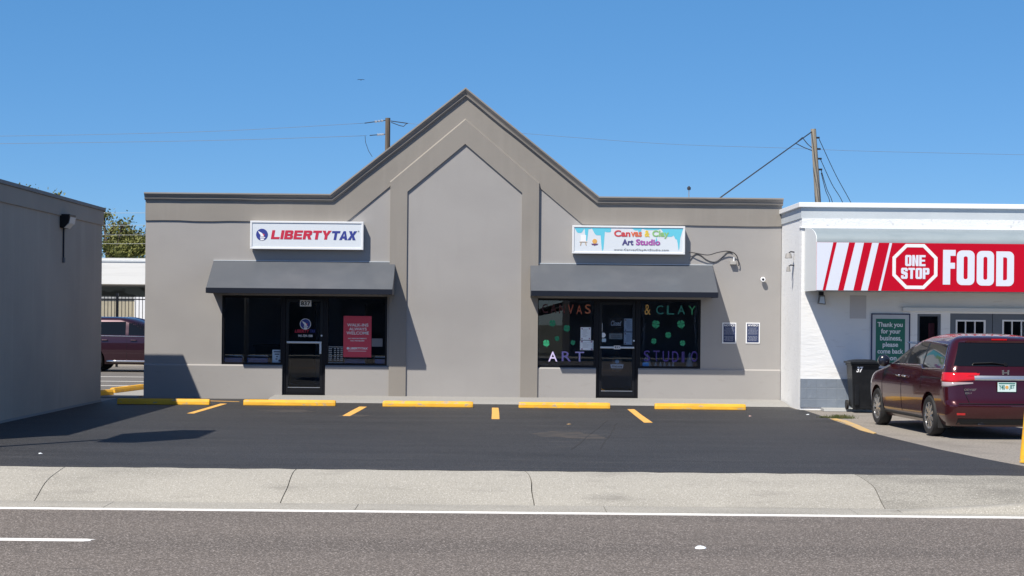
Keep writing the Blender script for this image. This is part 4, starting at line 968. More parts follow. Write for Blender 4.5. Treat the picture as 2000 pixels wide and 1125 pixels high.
# framed green sign
gx0, gz1 = P(1702, 612, YS - .03); gx1, gz0 = P(1777, 722, YS - .03)
r = thing('framed_sign', 'tall green framed sign with white thank you lettering behind the van', 'sign', ((gx0 + gx1) / 2, YS, gz0)); b = tuple(r.location); y = YS - .03
m = MB(); t = .025; m.box(gx0, gx1, y, YS - .001, gz1 - t, gz1).box(gx0, gx1, y, YS - .001, gz0, gz0 + t).box(gx0, gx0 + t, y, YS - .001, gz0 + t, gz1 - t).box(gx1 - t, gx1, y, YS - .001, gz0 + t, gz1 - t)
local(m.build('frame', M_navy, r), b)
local(MB().box(gx0 + t, gx1 - t, y + .008, YS - .001, gz0 + t, gz1 - t).build('mount', mat('sign_mount', (.55, .58, .62), .6), r), b)
hx0, hz1 = P(1711, 622.5, y); hx1 = P(1768, 622, y)[0]
local(MB().box(hx0, hx1, y + .003, y + .0075, gz0 + .1, hz1).build('face', M_green, r), b)
for t_, u0, u1, v0, v1 in (('Thank you', 1714, 1763, 629, 641.5), ('for your', 1721, 1759, 642, 654.5), ('business,', 1719, 1761, 655, 667), ('please', 1724, 1754, 668, 680.5), ('come back', 1714, 1764, 681, 691), ('soon', 1726, 1751, 697, 704)):
    x0, z1 = P(u0, v0, y); x1, z0 = P(u1, v1, y); L(r, b, t_, x0, x1, z0, z1, y + .003, M_lwhite, bold=.022)

# wheeled bin
bx0 = P(1661, 800, 36.6)[0]; bx1 = P(1713, 800, 36.6)[0]
r = thing('wheeled_bin', 'black wheeled rubbish bin with a white number sticker beside the tile dado', 'bin', ((bx0 + bx1) / 2, 36.75, .05)); hb = 1.02
wb, wt = .235, .29
vs = [(-wb, -.22, .02), (wb, -.22, .02), (wb, .22, .06), (-wb, .22, .06), (-wt, -.30, hb), (wt, -.30, hb), (wt, .30, hb), (-wt, .30, hb)]
MB().add(vs, [(3, 2, 1, 0), (4, 5, 6, 7), (0, 1, 5, 4), (1, 2, 6, 5), (2, 3, 7, 6), (3, 0, 4, 7)]).box(-wt - .015, wt + .015, -.315, .315, hb - .09, hb - .03).box(-wb * .9, -wb * .5, -.262, -.22, .1, .75).box(wb * .5, wb * .9, -.262, -.22, .1, .75).build('body', M_plastic, r, bevel=.02)
m = MB()
def lidf(u, v): x = (-1 + 2 * u) * .33; yy = -.35 + .72 * v; return (x, yy, hb + .0 + .05 * math.sin(math.pi * v) * (1 - (2 * u - 1) ** 4))
m.grid(lidf, 10, 10); m.box(-.33, .33, -.36, .37, hb - .035, hb + .003)
MB().add(m.v, m.f).build('lid', M_plastic, r, smooth=40)
MB().tube([(-.25, .33, hb - .06), (-.25, .42, hb - .03), (.25, .42, hb - .03), (.25, .33, hb - .06)], .016, 8).build('handle', M_plastic, r)
MB().lathe([(.02, -.3), (.1, -.3), (.1, -.25), (.02, -.25)], (0, .24, .1), 'x', 18).build('wheel', M_rubber, r)
MB().lathe([(.02, .25), (.1, .25), (.1, .3), (.02, .3)], (0, .24, .1), 'x', 18).build('wheel', M_rubber, r)
stk = lettering('37', -.19, -.05, hb - .22, hb - .10, -.29, M_lwhite, r, name='number_sticker', bold=.03, shear=.2)

# grass tuft at the kerb
def tuft(u, v, n, w, h, label):
    x0, y0 = G(u, v); m = MB(); rs = random.Random(u)
    for i in range(n):
        x = rs.gauss(0, w); yy = rs.gauss(0, .06); a = rs.uniform(-.6, .6); hh = h * rs.uniform(.4, 1); s = .006
        m.add([(x - s, yy, 0), (x + s, yy, 0), (x + a * hh * .5, yy - .01, hh * .7), (x + a * hh, yy, hh)], [(0, 1, 2), (0, 2, 3)])
    tag(m.build('grass_tuft', mat('grass_%d' % u, (.07, .10, .03), .9, [((9, 9, 9), (.16, .14, .05), .7, .45, .6, 3)]), loc=(x0, y0, 0)), label, 'grass')
tuft(1642, 817, 260, .11, .09, 'small green grass tuft at the end of the yellow kerb edge')
tuft(1612, 816, 120, .07, .05, 'dry weeds at the corner where the black asphalt meets the store')
tuft(1525, 781.5, 60, .04, .09, 'tiny dark weeds where the grey wall meets the white store')

# ------------------------------------------------------------------ vehicles
def pchip(xs, ys):
    n = len(xs); d = [(ys[i + 1] - ys[i]) / (xs[i + 1] - xs[i]) for i in range(n - 1)]; mm = [d[0]] + [0 if d[i - 1] * d[i] <= 0 else 2 * d[i - 1] * d[i] / (d[i - 1] + d[i]) for i in range(1, n - 1)] + [d[-1]]
    def f(x):
        x = min(max(x, xs[0]), xs[-1]); i = 0
        while i < n - 2 and x > xs[i + 1]: i += 1
        h = xs[i + 1] - xs[i]; t = (x - xs[i]) / h
        return (2 * t ** 3 - 3 * t * t + 1) * ys[i] + (t ** 3 - 2 * t * t + t) * h * mm[i] + (-2 * t ** 3 + 3 * t * t) * ys[i + 1] + (t ** 3 - t * t) * h * mm[i + 1]
    return f
class Body:
    """car body as a stack of rounded plan outlines; rear at y = 0, front at +y, ground at z = 0"""
    NR, NC, NS, NF, NE = 8, 8, 30, 10, 6
    def __init__(s, tab, rc=.26, bow=.06, rf=.6, fbow=.14):
        z = [t[0] for t in tab]; s.z0, s.z1 = z[0], z[-1]
        s.w, s.yr, s.yf = pchip(z, [t[1] for t in tab]), pchip(z, [t[2] for t in tab]), pchip(z, [t[3] for t in tab])
        s.rc, s.bow, s.rf, s.fbow = rc, bow, rf, fbow
        s.len = max(t[3] for t in tab)
    def half(s, z):           # left half outline: rear centre -> front centre
        w, yr, yf = s.w(z), s.yr(z), s.yf(z); rc, rf = min(s.rc, w * .6, (yf - yr) * .3), min(s.rf, w * .8, (yf - yr) * .4)
        taper = lambda y: .028 * ((y - s.len * .45) / (s.len * .5)) ** 2
        pts = []
        for i in range(s.NR): t = i / s.NR; x = (w - rc) * t; pts.append((-x, yr + s.bow * t * t))
        for i in range(s.NC):
            a = math.pi / 2 * i / s.NC; pts.append((-(w - rc + rc * math.sin(a)), yr + s.bow + rc * (1 - math.cos(a))))
        ya, yb = yr + s.bow + rc, yf - s.fbow - rf
        for i in range(s.NS): pts.append((-w, ya + (yb - ya) * i / s.NS))
        for i in range(s.NF):
            a = math.pi / 2 * i / s.NF; pts.append((-(w - rf + rf * math.cos(a)), yb + rf * math.sin(a)))
        for i in range(s.NE + 1): t = 1 - i / s.NE; pts.append((-(w - rf) * t, yf - s.fbow * t * t))
        return [(x * (1 - taper(y) / max(w, .3)), y) for x, y in pts]
    def mesh(s, nz=46):
        zs = [s.z0 + (s.z1 - s.z0) * (1 - (1 - i / nz) ** 1.25) for i in range(nz + 1)]
        m = MB(); vs = []; K = None
        for z in zs:
            h = s.half(z); full = h + [(-x, y) for x, y in h[-2:0:-1]]; K = len(full)
            vs += [(x, y, z) for x, y in full]
        fs = [(i * K + j, i * K + (j + 1) % K, (i + 1) * K + (j + 1) % K, (i + 1) * K + j) for i in range(nz) for j in range(K)]
        fs += [tuple(range(K)), tuple(nz * K + j for j in range(K))]
        return m.add(vs, fs)
    def at(s, q, z, off=0.0, side=-1):     # q: float index on the half outline
        h = s.half(z); i = min(int(q), len(h) - 2); t = q - i
        x, y = h[i][0] + (h[i + 1][0] - h[i][0]) * t, h[i][1] + (h[i + 1][1] - h[i][1]) * t
        dx, dy = h[i + 1][0] - h[i][0], h[i + 1][1] - h[i][1]; l = math.hypot(dx, dy) or 1
        nx, ny = -dy / l, dx / l
        x, y = x + nx * off, y + ny * off
        return (x if side < 0 else -x, y, z)
    def side(s, y, z, off=0.0, sd=-1):
        h = s.half(z); x = h[len(h) // 2][0]
        for i in range(s.NR, len(h) - 1):
            if h[i][1] <= y <= h[i + 1][1]: t = (y - h[i][1]) / max(1e-6, h[i + 1][1] - h[i][1]); x = h[i][0] + (h[i + 1][0] - h[i][0]) * t; break
        return ((x - off) if sd < 0 else -(x - off), y, z)
    def rear(s, x, z, off=0.0):
        h = s.half(z); ax = abs(x); y = h[0][1]
        for i in range(0, s.NR + s.NC):
            if -h[i][0] <= ax <= -h[i + 1][0]: t = (ax + h[i][0]) / max(1e-6, h[i][0] - h[i + 1][0]); y = h[i][1] + (h[i + 1][1] - h[i][1]) * t; break
        return (x, y - off, z)
def bilin(c, u, v): return tuple((1 - u) * (1 - v) * c[0][k] + u * (1 - v) * c[1][k] + u * v * c[2][k] + (1 - u) * v * c[3][k] for k in (0, 1))
def side_patch(B, c, off, sd, nu=12, nv=8):   # c: four (y, z)
    m = MB(); m.grid(lambda u, v: B.side(*bilin(c, u, v), off, sd), nu, nv); return m
def side_line(B, pts, r, off, sd, closed=False, n=6, sub=6):
    out = []
    P_ = pts + ([pts[0]] if closed else [])
    for i in range(len(P_) - 1):
        for j in range(sub): t = j / sub; out.append(B.side(P_[i][0] + (P_[i + 1][0] - P_[i][0]) * t, P_[i][1] + (P_[i + 1][1] - P_[i][1]) * t, off, sd))
    out.append(B.side(*P_[-1], off, sd))
    return MB().tube(out, r, n)
def cut_wheels(mb, centres, R, inner):
    me = mb.build('tmp', M_paint); cutters = []
    for (cy, cz) in centres:
        for sd in (-1, 1):
            a, b_ = sorted((sd * inner, sd * 1.4))
            c = MB().lathe([(R, a), (R, b_)], (0, cy, cz), 'x', 40).build('cut', M_black); cutters.append(c)
            md = me.modifiers.new('b', 'BOOLEAN'); md.operation = 'DIFFERENCE'; md.object = c; md.solver = 'EXACT'
    dg = bpy.context.evaluated_depsgraph_get(); dg.update()
    res = bpy.data.meshes.new_from_object(me.evaluated_get(dg))
    for o in cutters + [me]: bpy.data.objects.remove(o)
    return res
def add_wheel(root, x, y, R, sd, spokes, w=.22):
    rt = R * .70
    wn_ = bpy.data.objects.new('wheel', None)
    o = MB().lathe([(rt, -w / 2), (R - .03, -w / 2), (R - .006, -w / 2 + .03), (R, -w * .25), (R, w * .25), (R - .006, w / 2 - .03), (R - .03, w / 2), (rt, w / 2), (rt - .015, w / 2 - .01), (rt - .015, -w / 2 + .01)], (0, 0, 0), 'x', 36, True).build('wheel', M_rubber, root, smooth=50)
    o.location = (x, y, R)
    m = MB(); f = sd * (w / 2 - .012)
    m.lathe([(rt - .03, f - sd * .03), (rt - .03, f), (rt, f + sd * .006), (rt, f - sd * .03)], (0, 0, 0), 'x', 36, True)
    m.lathe([(.005, f), (.06, f), (.075, f - sd * .02), (.005, f - sd * .02)], (0, 0, 0), 'x', 20)
    for k in range(spokes):
        a = 2 * math.pi * k / spokes; ca_, sa = math.cos(a), math.sin(a)
        p = lambda r_, t, dx: (f + dx, r_ * ca_ - t * sa, r_ * sa + t * ca_)
        w1, w2 = .02, .027
        m.add([p(.05, -w1, 0), p(rt - .01, -w2, -sd * .006), p(rt - .01, w2, -sd * .006), p(.05, w1, 0), p(.05, -w1, -sd * .03), p(rt - .01, -w2, -sd * .03), p(rt - .01, w2, -sd * .03), p(.05, w1, -sd * .03)],
              [(0, 1, 2, 3), (7, 6, 5, 4), (0, 4, 5, 1), (1, 5, 6, 2), (2, 6, 7, 3), (3, 7, 4, 0)])
    m.build('rim', M_alloy, o, smooth=30)
    MB().lathe([(.01, f - sd * .09), (rt - .02, f - sd * .09), (rt - .02, f - sd * .1), (.01, f - sd * .1)], (0, 0, 0), 'x', 24).build('brake_disc', M_dark, o)
    return o
def body_object(root, B, centres, R, paint, inner=.62):
    me = cut_wheels(B.mesh(), centres, R, inner)
    me.name = 'body'; me.materials.clear(); me.materials.append(paint)
    me.polygons.foreach_set('material_index', [0] * len(me.polygons))
    me.polygons.foreach_set('use_smooth', [True] * len(me.polygons)); me.set_sharp_from_angle(angle=rad(35))
    o = bpy.data.objects.new('body', me); COL.objects.link(o); o.parent = root
    for (cy, cz) in centres:
        for sd in (-1, 1):
            m = MB(); n = 20
            for i in range(n):
                a0, a1 = math.pi * 1.12 * i / n - .2, math.pi * 1.12 * (i + 1) / n - .2; r_ = R - .006
                q = lambda a, x: (x, cy + r_ * math.cos(a), cz + r_ * math.sin(a))
                m.add([q(a0, sd * inner * 1.0), q(a1, sd * inner * 1.0), q(a1, sd * (B.w(.6) - .06)), q(a0, sd * (B.w(.6) - .06))], [(0, 1, 2, 3)])
            m.build('wheel_liner', M_rubber, root)
    return o

VX, VY = 8.42, 28.55
van = thing('minivan', 'shiny maroon minivan parked facing the white store, seen from its rear', 'minivan', (VX, VY, 0), rad(4.3))
vt = [(.21, .90, .16, 4.9), (.30, .955, .07, 5.02), (.42, .985, .02, 5.1), (.56, .995, .0, 5.14), (.62, .998, .045, 5.14), (.75, 1.0, .07, 5.13), (.88, .995, .09, 5.06), (.97, .985, .11, 4.92), (1.03, .972, .125, 4.6), (1.09, .958, .14, 4.25), (1.14, .945, .155, 4.02),
      (1.25, .90, .21, 3.72), (1.38, .845, .28, 3.42), (1.50, .79, .35, 3.1), (1.58, .745, .41, 2.82), (1.64, .69, .44, 2.55), (1.68, .62, .52, 2.32), (1.71, .53, .72, 2.1), (1.73, .42, 1.0, 1.95), (1.738, .28, 1.25, 1.85)]
B = Body(vt, rc=.2, bow=.075)
wc = [(1.06, .345), (4.06, .345)]
body_object(van, B, wc, .405, M_paint)
for (cy, cz) in wc:
    for sd in (-1, 1): add_wheel(van, sd * .875, cy, .345, sd, 9)
vb = lambda mb, n, m, par=None, **k: mb.build(n, m, par or van, **k)
for sd in (-1, 1):
    wins = [[(.50, 1.165), (1.50, 1.145), (1.62, 1.555), (.74, 1.53)], [(1.58, 1.20), (2.50, 1.185), (2.38, 1.575), (1.70, 1.565)], [(2.62, 1.185), (3.62, 1.175), (2.98, 1.535), (2.50, 1.57)]]
    for c in wins:
        w_ = vb(side_patch(B, c, .004, sd), 'side_window', M_carglass, smooth=True)
    for c in ([(1.49, 1.17), (1.59, 1.19), (1.71, 1.57), (1.61, 1.56)], [(2.49, 1.185), (2.63, 1.185), (2.51, 1.575), (2.37, 1.578)]):
        vb(side_patch(B, c, .003, sd, 3, 8), 'pillar_trim', M_black, smooth=True)
    # bright line round the side glass
    vb(side_line(B, [(.47, 1.15), (1.5, 1.125), (1.57, 1.18), (3.66, 1.16)], .009, .006, sd), 'window_trim', M_chrome, smooth=True)
    vb(side_line(B, [(.47, 1.15), (.72, 1.55), (1.6, 1.585), (2.5, 1.592), (3.0, 1.55), (3.66, 1.16)], .007, .006, sd), 'window_trim', M_chrome, smooth=True)
    for y in (1.47, 2.54, 3.7):
        vb(side_line(B, [(y, 1.12), (y + .02, .8), (y + .0, .36)] if y > 1.5 else [(1.5, 1.12), (1.47, .9), (1.5, .78)], .006, .0, sd), 'door_seam', M_black)
    vb(side_line(B, [(.30, .99), (1.52, .985)], .008, .002, sd), 'door_rail', M_black)
    for y in (2.34, 2.68):
        vb(side_line(B, [(y - .09, .965), (y + .09, .968)], .017, .028, sd, n=8), 'door_handle', M_chrome, smooth=True)
    vb(side_line(B, [(1.5, .30), (3.6, .30)], .04, -.02, sd), 'side_sill', M_rubber, smooth=True)
    # mirror
    p = B.side(3.42, 1.17, 0, sd)
    mr = vb(MB().lathe([(.02, -.06), (.085, -.05), (.11, 0), (.105, .05), (.06, .09), (.01, .1)], (p[0] + sd * .16, p[1] + .02, p[2] + .04), 'y', 16), 'wing_mirror', M_mirror, smooth=60)
    vb(MB().box(min(p[0], p[0] + sd * .12), max(p[0], p[0] + sd * .12), p[1] - .01, p[1] + .06, p[2] - .03, p[2] + .0), 'mirror_stalk', M_black, mr)
    # tail lamp: wraps the corner
    q0, q1 = 4.6, 16.8
    if True:
        def lamp(u, v, q0=q0, q1=q1, z0=.94, z1=1.095): 
            z = z0 + (z1 - z0) * v - .03 * max(0, .35 - u) / .35 * (0 if v > .5 else -1.4)
            return B.at(q0 + (q1 - q0) * u, z, .014 * (1 if 0.02 < u < .98 and .02 < v < .98 else 0), sd)
        tl_ = vb(MB().grid(lamp, 24, 8), 'tail_lamp', M_lamp, smooth=True)
        def lampc(u, v): 
            z0_ = .855 + .06 * (1 - u) ** 2
            return B.at(5.6 + (16.4 - 5.6) * u, z0_ + (.937 - z0_) * v, .013 * (1 if .02 < u < .98 and .04 < v < .98 else 0), sd)
        vb(MB().grid(lampc, 24, 6), 'clear_lens', M_lampc, tl_, smooth=True)
    vb(MB().grid(lambda u, v: B.at(7.2 + 2.3 * u, .40 + .035 * v, .006, sd), 6, 2), 'reflector', M_lamp)
    # mud flap
    vb(MB().box(min(sd * .76, sd * .97), max(sd * .76, sd * .97), .60, .615, .16, .42), 'mud_flap', M_rubber)
# tailgate glass, wiper, trim, plate
vb(MB().grid(lambda u, v: B.rear((-1 + 2 * u) * (.82 - .16 * v), 1.205 + .385 * v, .006), 24, 10), 'rear_window', M_carglass, smooth=True)
vb(MB().grid(lambda u, v: (lambda p: (p[0], p[1] - .02 + .03 * (1 - v), p[2]))(B.rear((-1 + 2 * u) * (.66 - .03 * v), 1.592 + .03 * v, .03 - .01 * v)), 20, 3), 'spoiler', M_paint, smooth=True)
vb(MB().box(-.13, .13, B.rear(0, 1.63)[1] - .006, B.rear(0, 1.63)[1] + .02, 1.632, 1.655), 'brake_light', M_lamp)
a = B.rear(.02, 1.235, .02); c_ = B.rear(-.52, 1.25, .03)
vb(MB().tube([a, B.rear(-.2, 1.265, .035), c_], .013, 6).lathe([(.03, -.01), (.035, .03)], B.rear(.02, 1.235, .02), 'y', 12), 'wiper', M_black)
vb(MB().grid(lambda u, v: B.rear((-1 + 2 * u) * .52, .975 + .075 * v, .012 + .012 * math.sin(math.pi * v)), 24, 4), 'chrome_bar', M_steel, smooth=True)
yb_ = B.rear(0, .57)[1]
vb(MB().grid(lambda u, v: B.rear((-1 + 2 * u) * .8, .585 + .012 * v, .012), 20, 1), 'bumper_trim', M_black)
for sd in (-1, 1):
    pts = [B.rear(sd * x, z, .001) for x, z in ((.70, 1.6), (.86, 1.19), (.80, 1.1))]
    vb(MB().tube(pts, .006, 5), 'tailgate_seam', M_black)
    pts = [B.rear(sd * x, z, .001) for x, z in ((.70, .9), (.68, .75), (.62, .60))]
    vb(MB().tube(pts, .006, 5), 'tailgate_seam', M_black)
vb(MB().grid(lambda u, v: B.rear((-1 + 2 * u) * .80, .24 + .1 * v, .006), 20, 2), 'bumper_valance', M_rubber)
yp = B.rear(0, .86)[1] - .02
pl = vb(MB().box(-.155, .155, yp, yp + .012, .79, .945), 'licence_plate', mat('plate_white', (.62, .78, .75), .5))
vb(MB().box(-.165, .165, yp + .003, yp + .011, .78, .955), 'plate_frame', M_black, pl)
o = lettering('Y40', -.135, -.035, .825, .905, yp, mat('plate_green', (.02, .16, .14), .5), pl, name='plate_characters', bold=.02)
o = lettering('JET', .04, .135, .825, .905, yp, MATS['plate_green'], pl, name='plate_characters', bold=.02)
vb(MB().prism(disc(0, .865, .028, 0, 0, 16), yp - .003, yp), 'plate_fruit', MATS['sign_orange'], pl)
vb(MB().box(-.14, .14, yp - .002, yp, .918, .936), 'plate_heading', MATS['plate_green'], pl)
ye = B.rear(0, 1.105)[1] - .012
m = MB(); q = lambda pts: m.prism(pts, ye - .006, ye + .02)
q([(-.055, 1.065), (-.03, 1.065), (-.028, 1.145), (-.062, 1.145)]); q([(.03, 1.065), (.055, 1.065), (.062, 1.145), (.028, 1.145)]); q([(-.03, 1.092), (.03, 1.092), (.03, 1.11), (-.03, 1.11)])
vb(m, 'badge', M_chrome)
yo = B.rear(-.58, .82)[1] - .004
lettering('ODYSSEY', -.70, -.46, .80, .835, yo, M_chrome, van, name='model_badge', bold=.02, depth=.006)
lettering('EX-L', -.68, -.56, .745, .775, yo, M_chrome, van, name='model_badge', bold=.02, depth=.006)
vb(MB().prism(disc(-.40, .30, .03, 0, 0, 12), .1, .3).box(-.46, -.34, .12, .9, .24, .34), 'exhaust', M_dark)
vb(MB().box(-.7, .7, .3, 4.7, .2, .3), 'underbody', M_rubber)

# plum SUV in the alley
sx = P(138, 700, 59)[0]
suv = thing('parked_suv', 'dark plum SUV parked behind, seen through the gap between the buildings', 'car', (sx, 58.2, 0), rad(-90))
stab = [(.26, .92, .12, 5.05), (.38, .97, .04, 5.16), (.55, .99, .0, 5.2), (.75, 1.0, .04, 5.2), (.95, .995, .08, 5.1), (1.05, .98, .1, 4.95), (1.14, .96, .12, 4.1), (1.2, .945, .14, 3.9), (1.4, .87, .22, 3.45), (1.6, .79, .3, 3.05), (1.70, .74, .36, 2.8), (1.76, .68, .42, 2.6), (1.80, .56, .7, 2.4), (1.82, .38, 1.0, 2.2)]
B2 = Body(stab, rc=.2, bow=.06)
wc2 = [(1.1, .385), (4.05, .385)]
body_object(suv, B2, wc2, .45, M_paint2)
for (cy, cz) in wc2:
    for sd in (-1, 1): add_wheel(suv, sd * .87, cy, .385, sd, 6, .25)
for sd in (-1, 1):
    for c in ([(.62, 1.24), (1.1, 1.23), (1.14, 1.64), (.9, 1.62)], [(1.2, 1.23), (2.22, 1.22), (2.2, 1.66), (1.24, 1.65)], [(2.32, 1.22), (3.45, 1.2), (2.95, 1.62), (2.3, 1.66)]):
        side_patch(B2, c, .004, sd).build('side_window', M_carglass, suv, smooth=True)
    side_line(B2, [(.5, 1.20), (3.6, 1.17)], .012, .006, sd).build('window_trim', M_chrome, suv, smooth=True)
    side_line(B2, [(1.08, 1.2), (1.2, 1.68)], .012, .006, sd).build('window_trim', M_chrome, suv, smooth=True)
    for y in (1.55, 2.5): side_line(B2, [(y - .1, 1.05), (y + .1, 1.05)], .017, .03, sd, n=8).build('door_handle', M_paint2, suv, smooth=True)
    for y in (1.27, 2.27, 3.5): side_line(B2, [(y, 1.18), (y, .42)], .005, 0, sd).build('door_seam', M_black, suv)
    side_line(B2, [(1.62, .36), (3.5, .36)], .035, .03, sd).build('running_board', M_chrome, suv, smooth=True)
    B2_ = MB().grid(lambda u, v: B2.at(9 + 9 * u, .9 + .3 * v, .008, sd), 10, 6).build('tail_lamp', M_lamp, suv, smooth=True)

# ------------------------------------------------------------------ background through the gap
fn = thing('metal_fence', 'black picket metal fence behind the plum SUV', 'fence', (-14, 62.8, 0)); b = (-14, 62.8, 0)
ft = P(240, 579, 62.8)[1]
m = MB(); x = -20.0
while x < -8.6: m.box(x, x + .022, 62.79, 62.81, .1, ft + .02); x += .125
local(m.build('pickets', M_black, fn), b)
local(MB().box(-20, -8.6, 62.785, 62.815, ft - .12, ft - .08).box(-20, -8.6, 62.785, 62.815, .25, .29).build('rails', M_black, fn), b)
for x in (P(229, 590, 62.8)[0], -17.4, -10.6): local(MB().box(x - .04, x + .04, 62.76, 62.84, 0, ft + .12).build('post', M_black, fn), b)
tw = thing('block_wall', 'low tan block wall behind the black fence', 'wall', (-16, 66, 0)); b = (-16, 66, 0)
zt_ = P(230, 584, 66)[1]
local(MB().box(-26, -8, 66, 66.3, 0, zt_).build('wall', mat('tan_block', (.42, .38, .28), .9, [((2, 2, 2), (.32, .29, .22), .6, .45, .7, 5)]), tw), b)
local(MB().box(-26, -8, 65.95, 66.35, zt_, zt_ + .08).build('coping', M_footing, tw), b)
wp = P(263, 580, 65.6)
tag(MB().box(wp[0], wp[0] + 2.4, 65.6, 65.66, .1, wp[1]).build('white_hoarding', M_coping), 'white hoarding standing before the tan wall', 'hoarding')
ws = thing('canopied_shop', 'white canopied building far behind the gap', 'building', (-16, 75, 0)); b = (-16, 75, 0)
z1_ = P(240, 504, 75)[1]; z0_ = P(240, 555, 75)[1]
local(MB().box(-34, -8, 75, 84, z0_, z1_).build('canopy_fascia', mat('white_fascia', (.74, .74, .72), .6, [((.6, .6, 6), (.6, .6, .58), .5, .5, .7, 4)]), ws), b)
local(MB().box(-34, -8, 84.01, 90, 0, z1_ - .3).build('wall', mat('glazed_wall', (.22, .27, .28), .5, [((.8, .8, 1.5), (.05, .06, .06), .8, .5, .56, 2)]), ws), b)
local(MB().box(-34, -8, 74.97, 75.0, z1_ - .16, z1_ - .1).build('fascia_seam', M_parapet, ws), b)
for x in (-24, -11): local(MB().box(x - .15, x + .15, 77, 77.3, 0, z0_).build('column', M_coping, ws), b)

def leafmat(name, a, c, tr):
    m = mat(name, a, .65, [((.7, .7, .7), c, .9, .4, .62, 3), ((7, 7, 7), tr, .5, .5, .7, 2)], spec=.3)
    return m
def tree(name, label, base, trunk_h, blobs, n, leaf_, mleaf, seed, sc=1.0):
    rs = random.Random(seed); r = thing(name, label, 'tree', base)
    m = MB(); m.tube([(0, 0, 0), (.1, 0, trunk_h * .5), (.0, .1, trunk_h)], [.32, .25, .22], 10)
    for (cx, cy, cz, R, _) in blobs:
        mid = Vector((cx * .45, cy * .45, trunk_h + (cz - trunk_h) * .45 + .3)); e = Vector((cx, cy, cz))
        m.tube([(0, .1, trunk_h * .9), tuple(mid), tuple(e)], [.16, .10, .035], 7)
        for k in range(4):
            d = Vector((rs.gauss(0, 1), rs.gauss(0, 1), rs.gauss(.3, .7))).normalized() * R * .9
            m.tube([tuple(mid.lerp(e, .6)), tuple(e + d * .5), tuple(e + d)], [.05, .03, .012], 5)
    m.build('trunk', M_bark, r, smooth=50)
    m = MB()
    tot = sum(R ** 2 for (_, _, _, R, _) in blobs)
    for (cx, cy, cz, R, dens) in blobs:
        nn = int(n * R ** 2 / tot * dens); cl_ = []
        for k in range(max(5, int(nn / 60))):
            d = Vector((rs.gauss(0, 1), rs.gauss(0, 1), rs.gauss(0, .75))).normalized() * R * rs.uniform(.35, 1.05); cl_.append((Vector((cx, cy, cz)) + d, rs.uniform(.22, .5) * sc))
        for k in range(nn):
            c, s_ = rs.choice(cl_)
            p = c + Vector((rs.gauss(0, s_), rs.gauss(0, s_), rs.gauss(0, s_ * .6)))
            a = Vector((rs.gauss(0, 1), rs.gauss(0, 1), rs.gauss(0, 1))).normalized(); q = a.cross(Vector((rs.gauss(0, 1), rs.gauss(0, 1), rs.gauss(0, 1)))).normalized()
            l = leaf_ * rs.uniform(.6, 1.3)
            m.add([p - a * l, p + q * l * .45, p + a * l, p - q * l * .45], [(0, 1, 2, 3)])
    me_o = m.build('crown', mleaf, r)
    return r
zz = lambda u, v, Y: P(u, v, Y)
ML1 = leafmat('oak_leaves', (.09, .10, .022), (.15, .155, .04), (.22, .21, .07))
Yt = 92.0
cxy = [(56, 381, .8, .3), (112, 394, .9, .3), (187, 416, .8, .7), (150, 450, 1.5, .8), (203, 440, .8, .7), (222, 470, 1.3, 1.1), (262, 462, 1.1, .8), (240, 488, 1.6, 1.1), (292, 482, 1.4, .9), (330, 486, 1.6, 1), (278, 495, 1.3, 1.1), (90, 430, 1.4, .7), (250, 440, .5, .5)]
bx_ = P(215, 500, Yt)[0]
blobs = [(P(u, v, Yt)[0] - bx_, random.uniform(-2.2, 2.2), P(u, v, Yt)[1], R * .62, d) for u, v, R, d in cxy]
tree('oak_tree', 'spreading green live oak rising behind the white canopied building', (bx_, Yt, 0), 3.2, blobs, 11000, .10, ML1, 11, .75)
ML2 = leafmat('far_leaves', (.03, .045, .018), (.05, .065, .03), (.08, .09, .04))
blobs = [(x, random.uniform(-1, 1), random.uniform(2.4, 4.2), 1.6, 1) for x in (-7, -4.5, -2, .5, 3, 5.5)]
tree('oak_tree', 'dark low hedge like tree seen under the white canopy', (-22, 98, 0), 1.5, blobs, 6000, .16, ML2, 12)

# ------------------------------------------------------------------ utility poles and wires
def wp3(u, v, Y): x, z = P(u, v, Y); return Vector((x, Y, z))
Yp = 80.0
t_ = wp3(757.5, 230.5, Yp)
p1 = thing('utility_pole', 'dark wooden utility pole with insulators rising behind the gable', 'utility pole', (t_.x, Yp, 0)); b = (t_.x, Yp, 0)
local(MB().tube([(t_.x, Yp, 0), tuple(t_)], .15, 12, .115).build('pole', M_wood, p1, smooth=40), b)
def insul(a, c, n=3):
    a, c = Vector(a), Vector(c); mm = MB(); mm.tube([a, c], .022, 6); s = MB()
    for k in range(n):
        p = a.lerp(c, .55 + .15 * k) if n > 1 else c; s.lathe([(.01, -.06), (.075, -.05), (.02, 0), (.065, .01), (.01, .06)], tuple(p), 'x', 10)
    local(mm.build('insulator_arm', M_dark, p1), b); local(s.build('insulator', mat('porcelain', (.6, .62, .64), .3) if 'porcelain' not in MATS else MATS['porcelain'], p1, smooth=40), b)
insul(wp3(712, 240.5, Yp), wp3(753, 235, Yp), 3); insul(wp3(722, 264.5, Yp), wp3(753, 262, Yp), 3)
insul(wp3(797, 241, Yp), wp3(761, 236, Yp), 1)
local(MB().tube([wp3(764, 239, Yp), wp3(780, 245, Yp), wp3(788, 247, Yp), wp3(794, 241.5, Yp)], .018, 5).build('jumper', M_wire, p1), b)
local(MB().tube([wp3(713, 266, Yp), wp3(714, 278, Yp), wp3(720, 295, Yp), wp3(727, 306, Yp)], .012, 5).build('jumper', M_wire, p1), b)
M_fw = mat('far_wire', (.16, .17, .19), .6)
gw = 'overhead power lines'
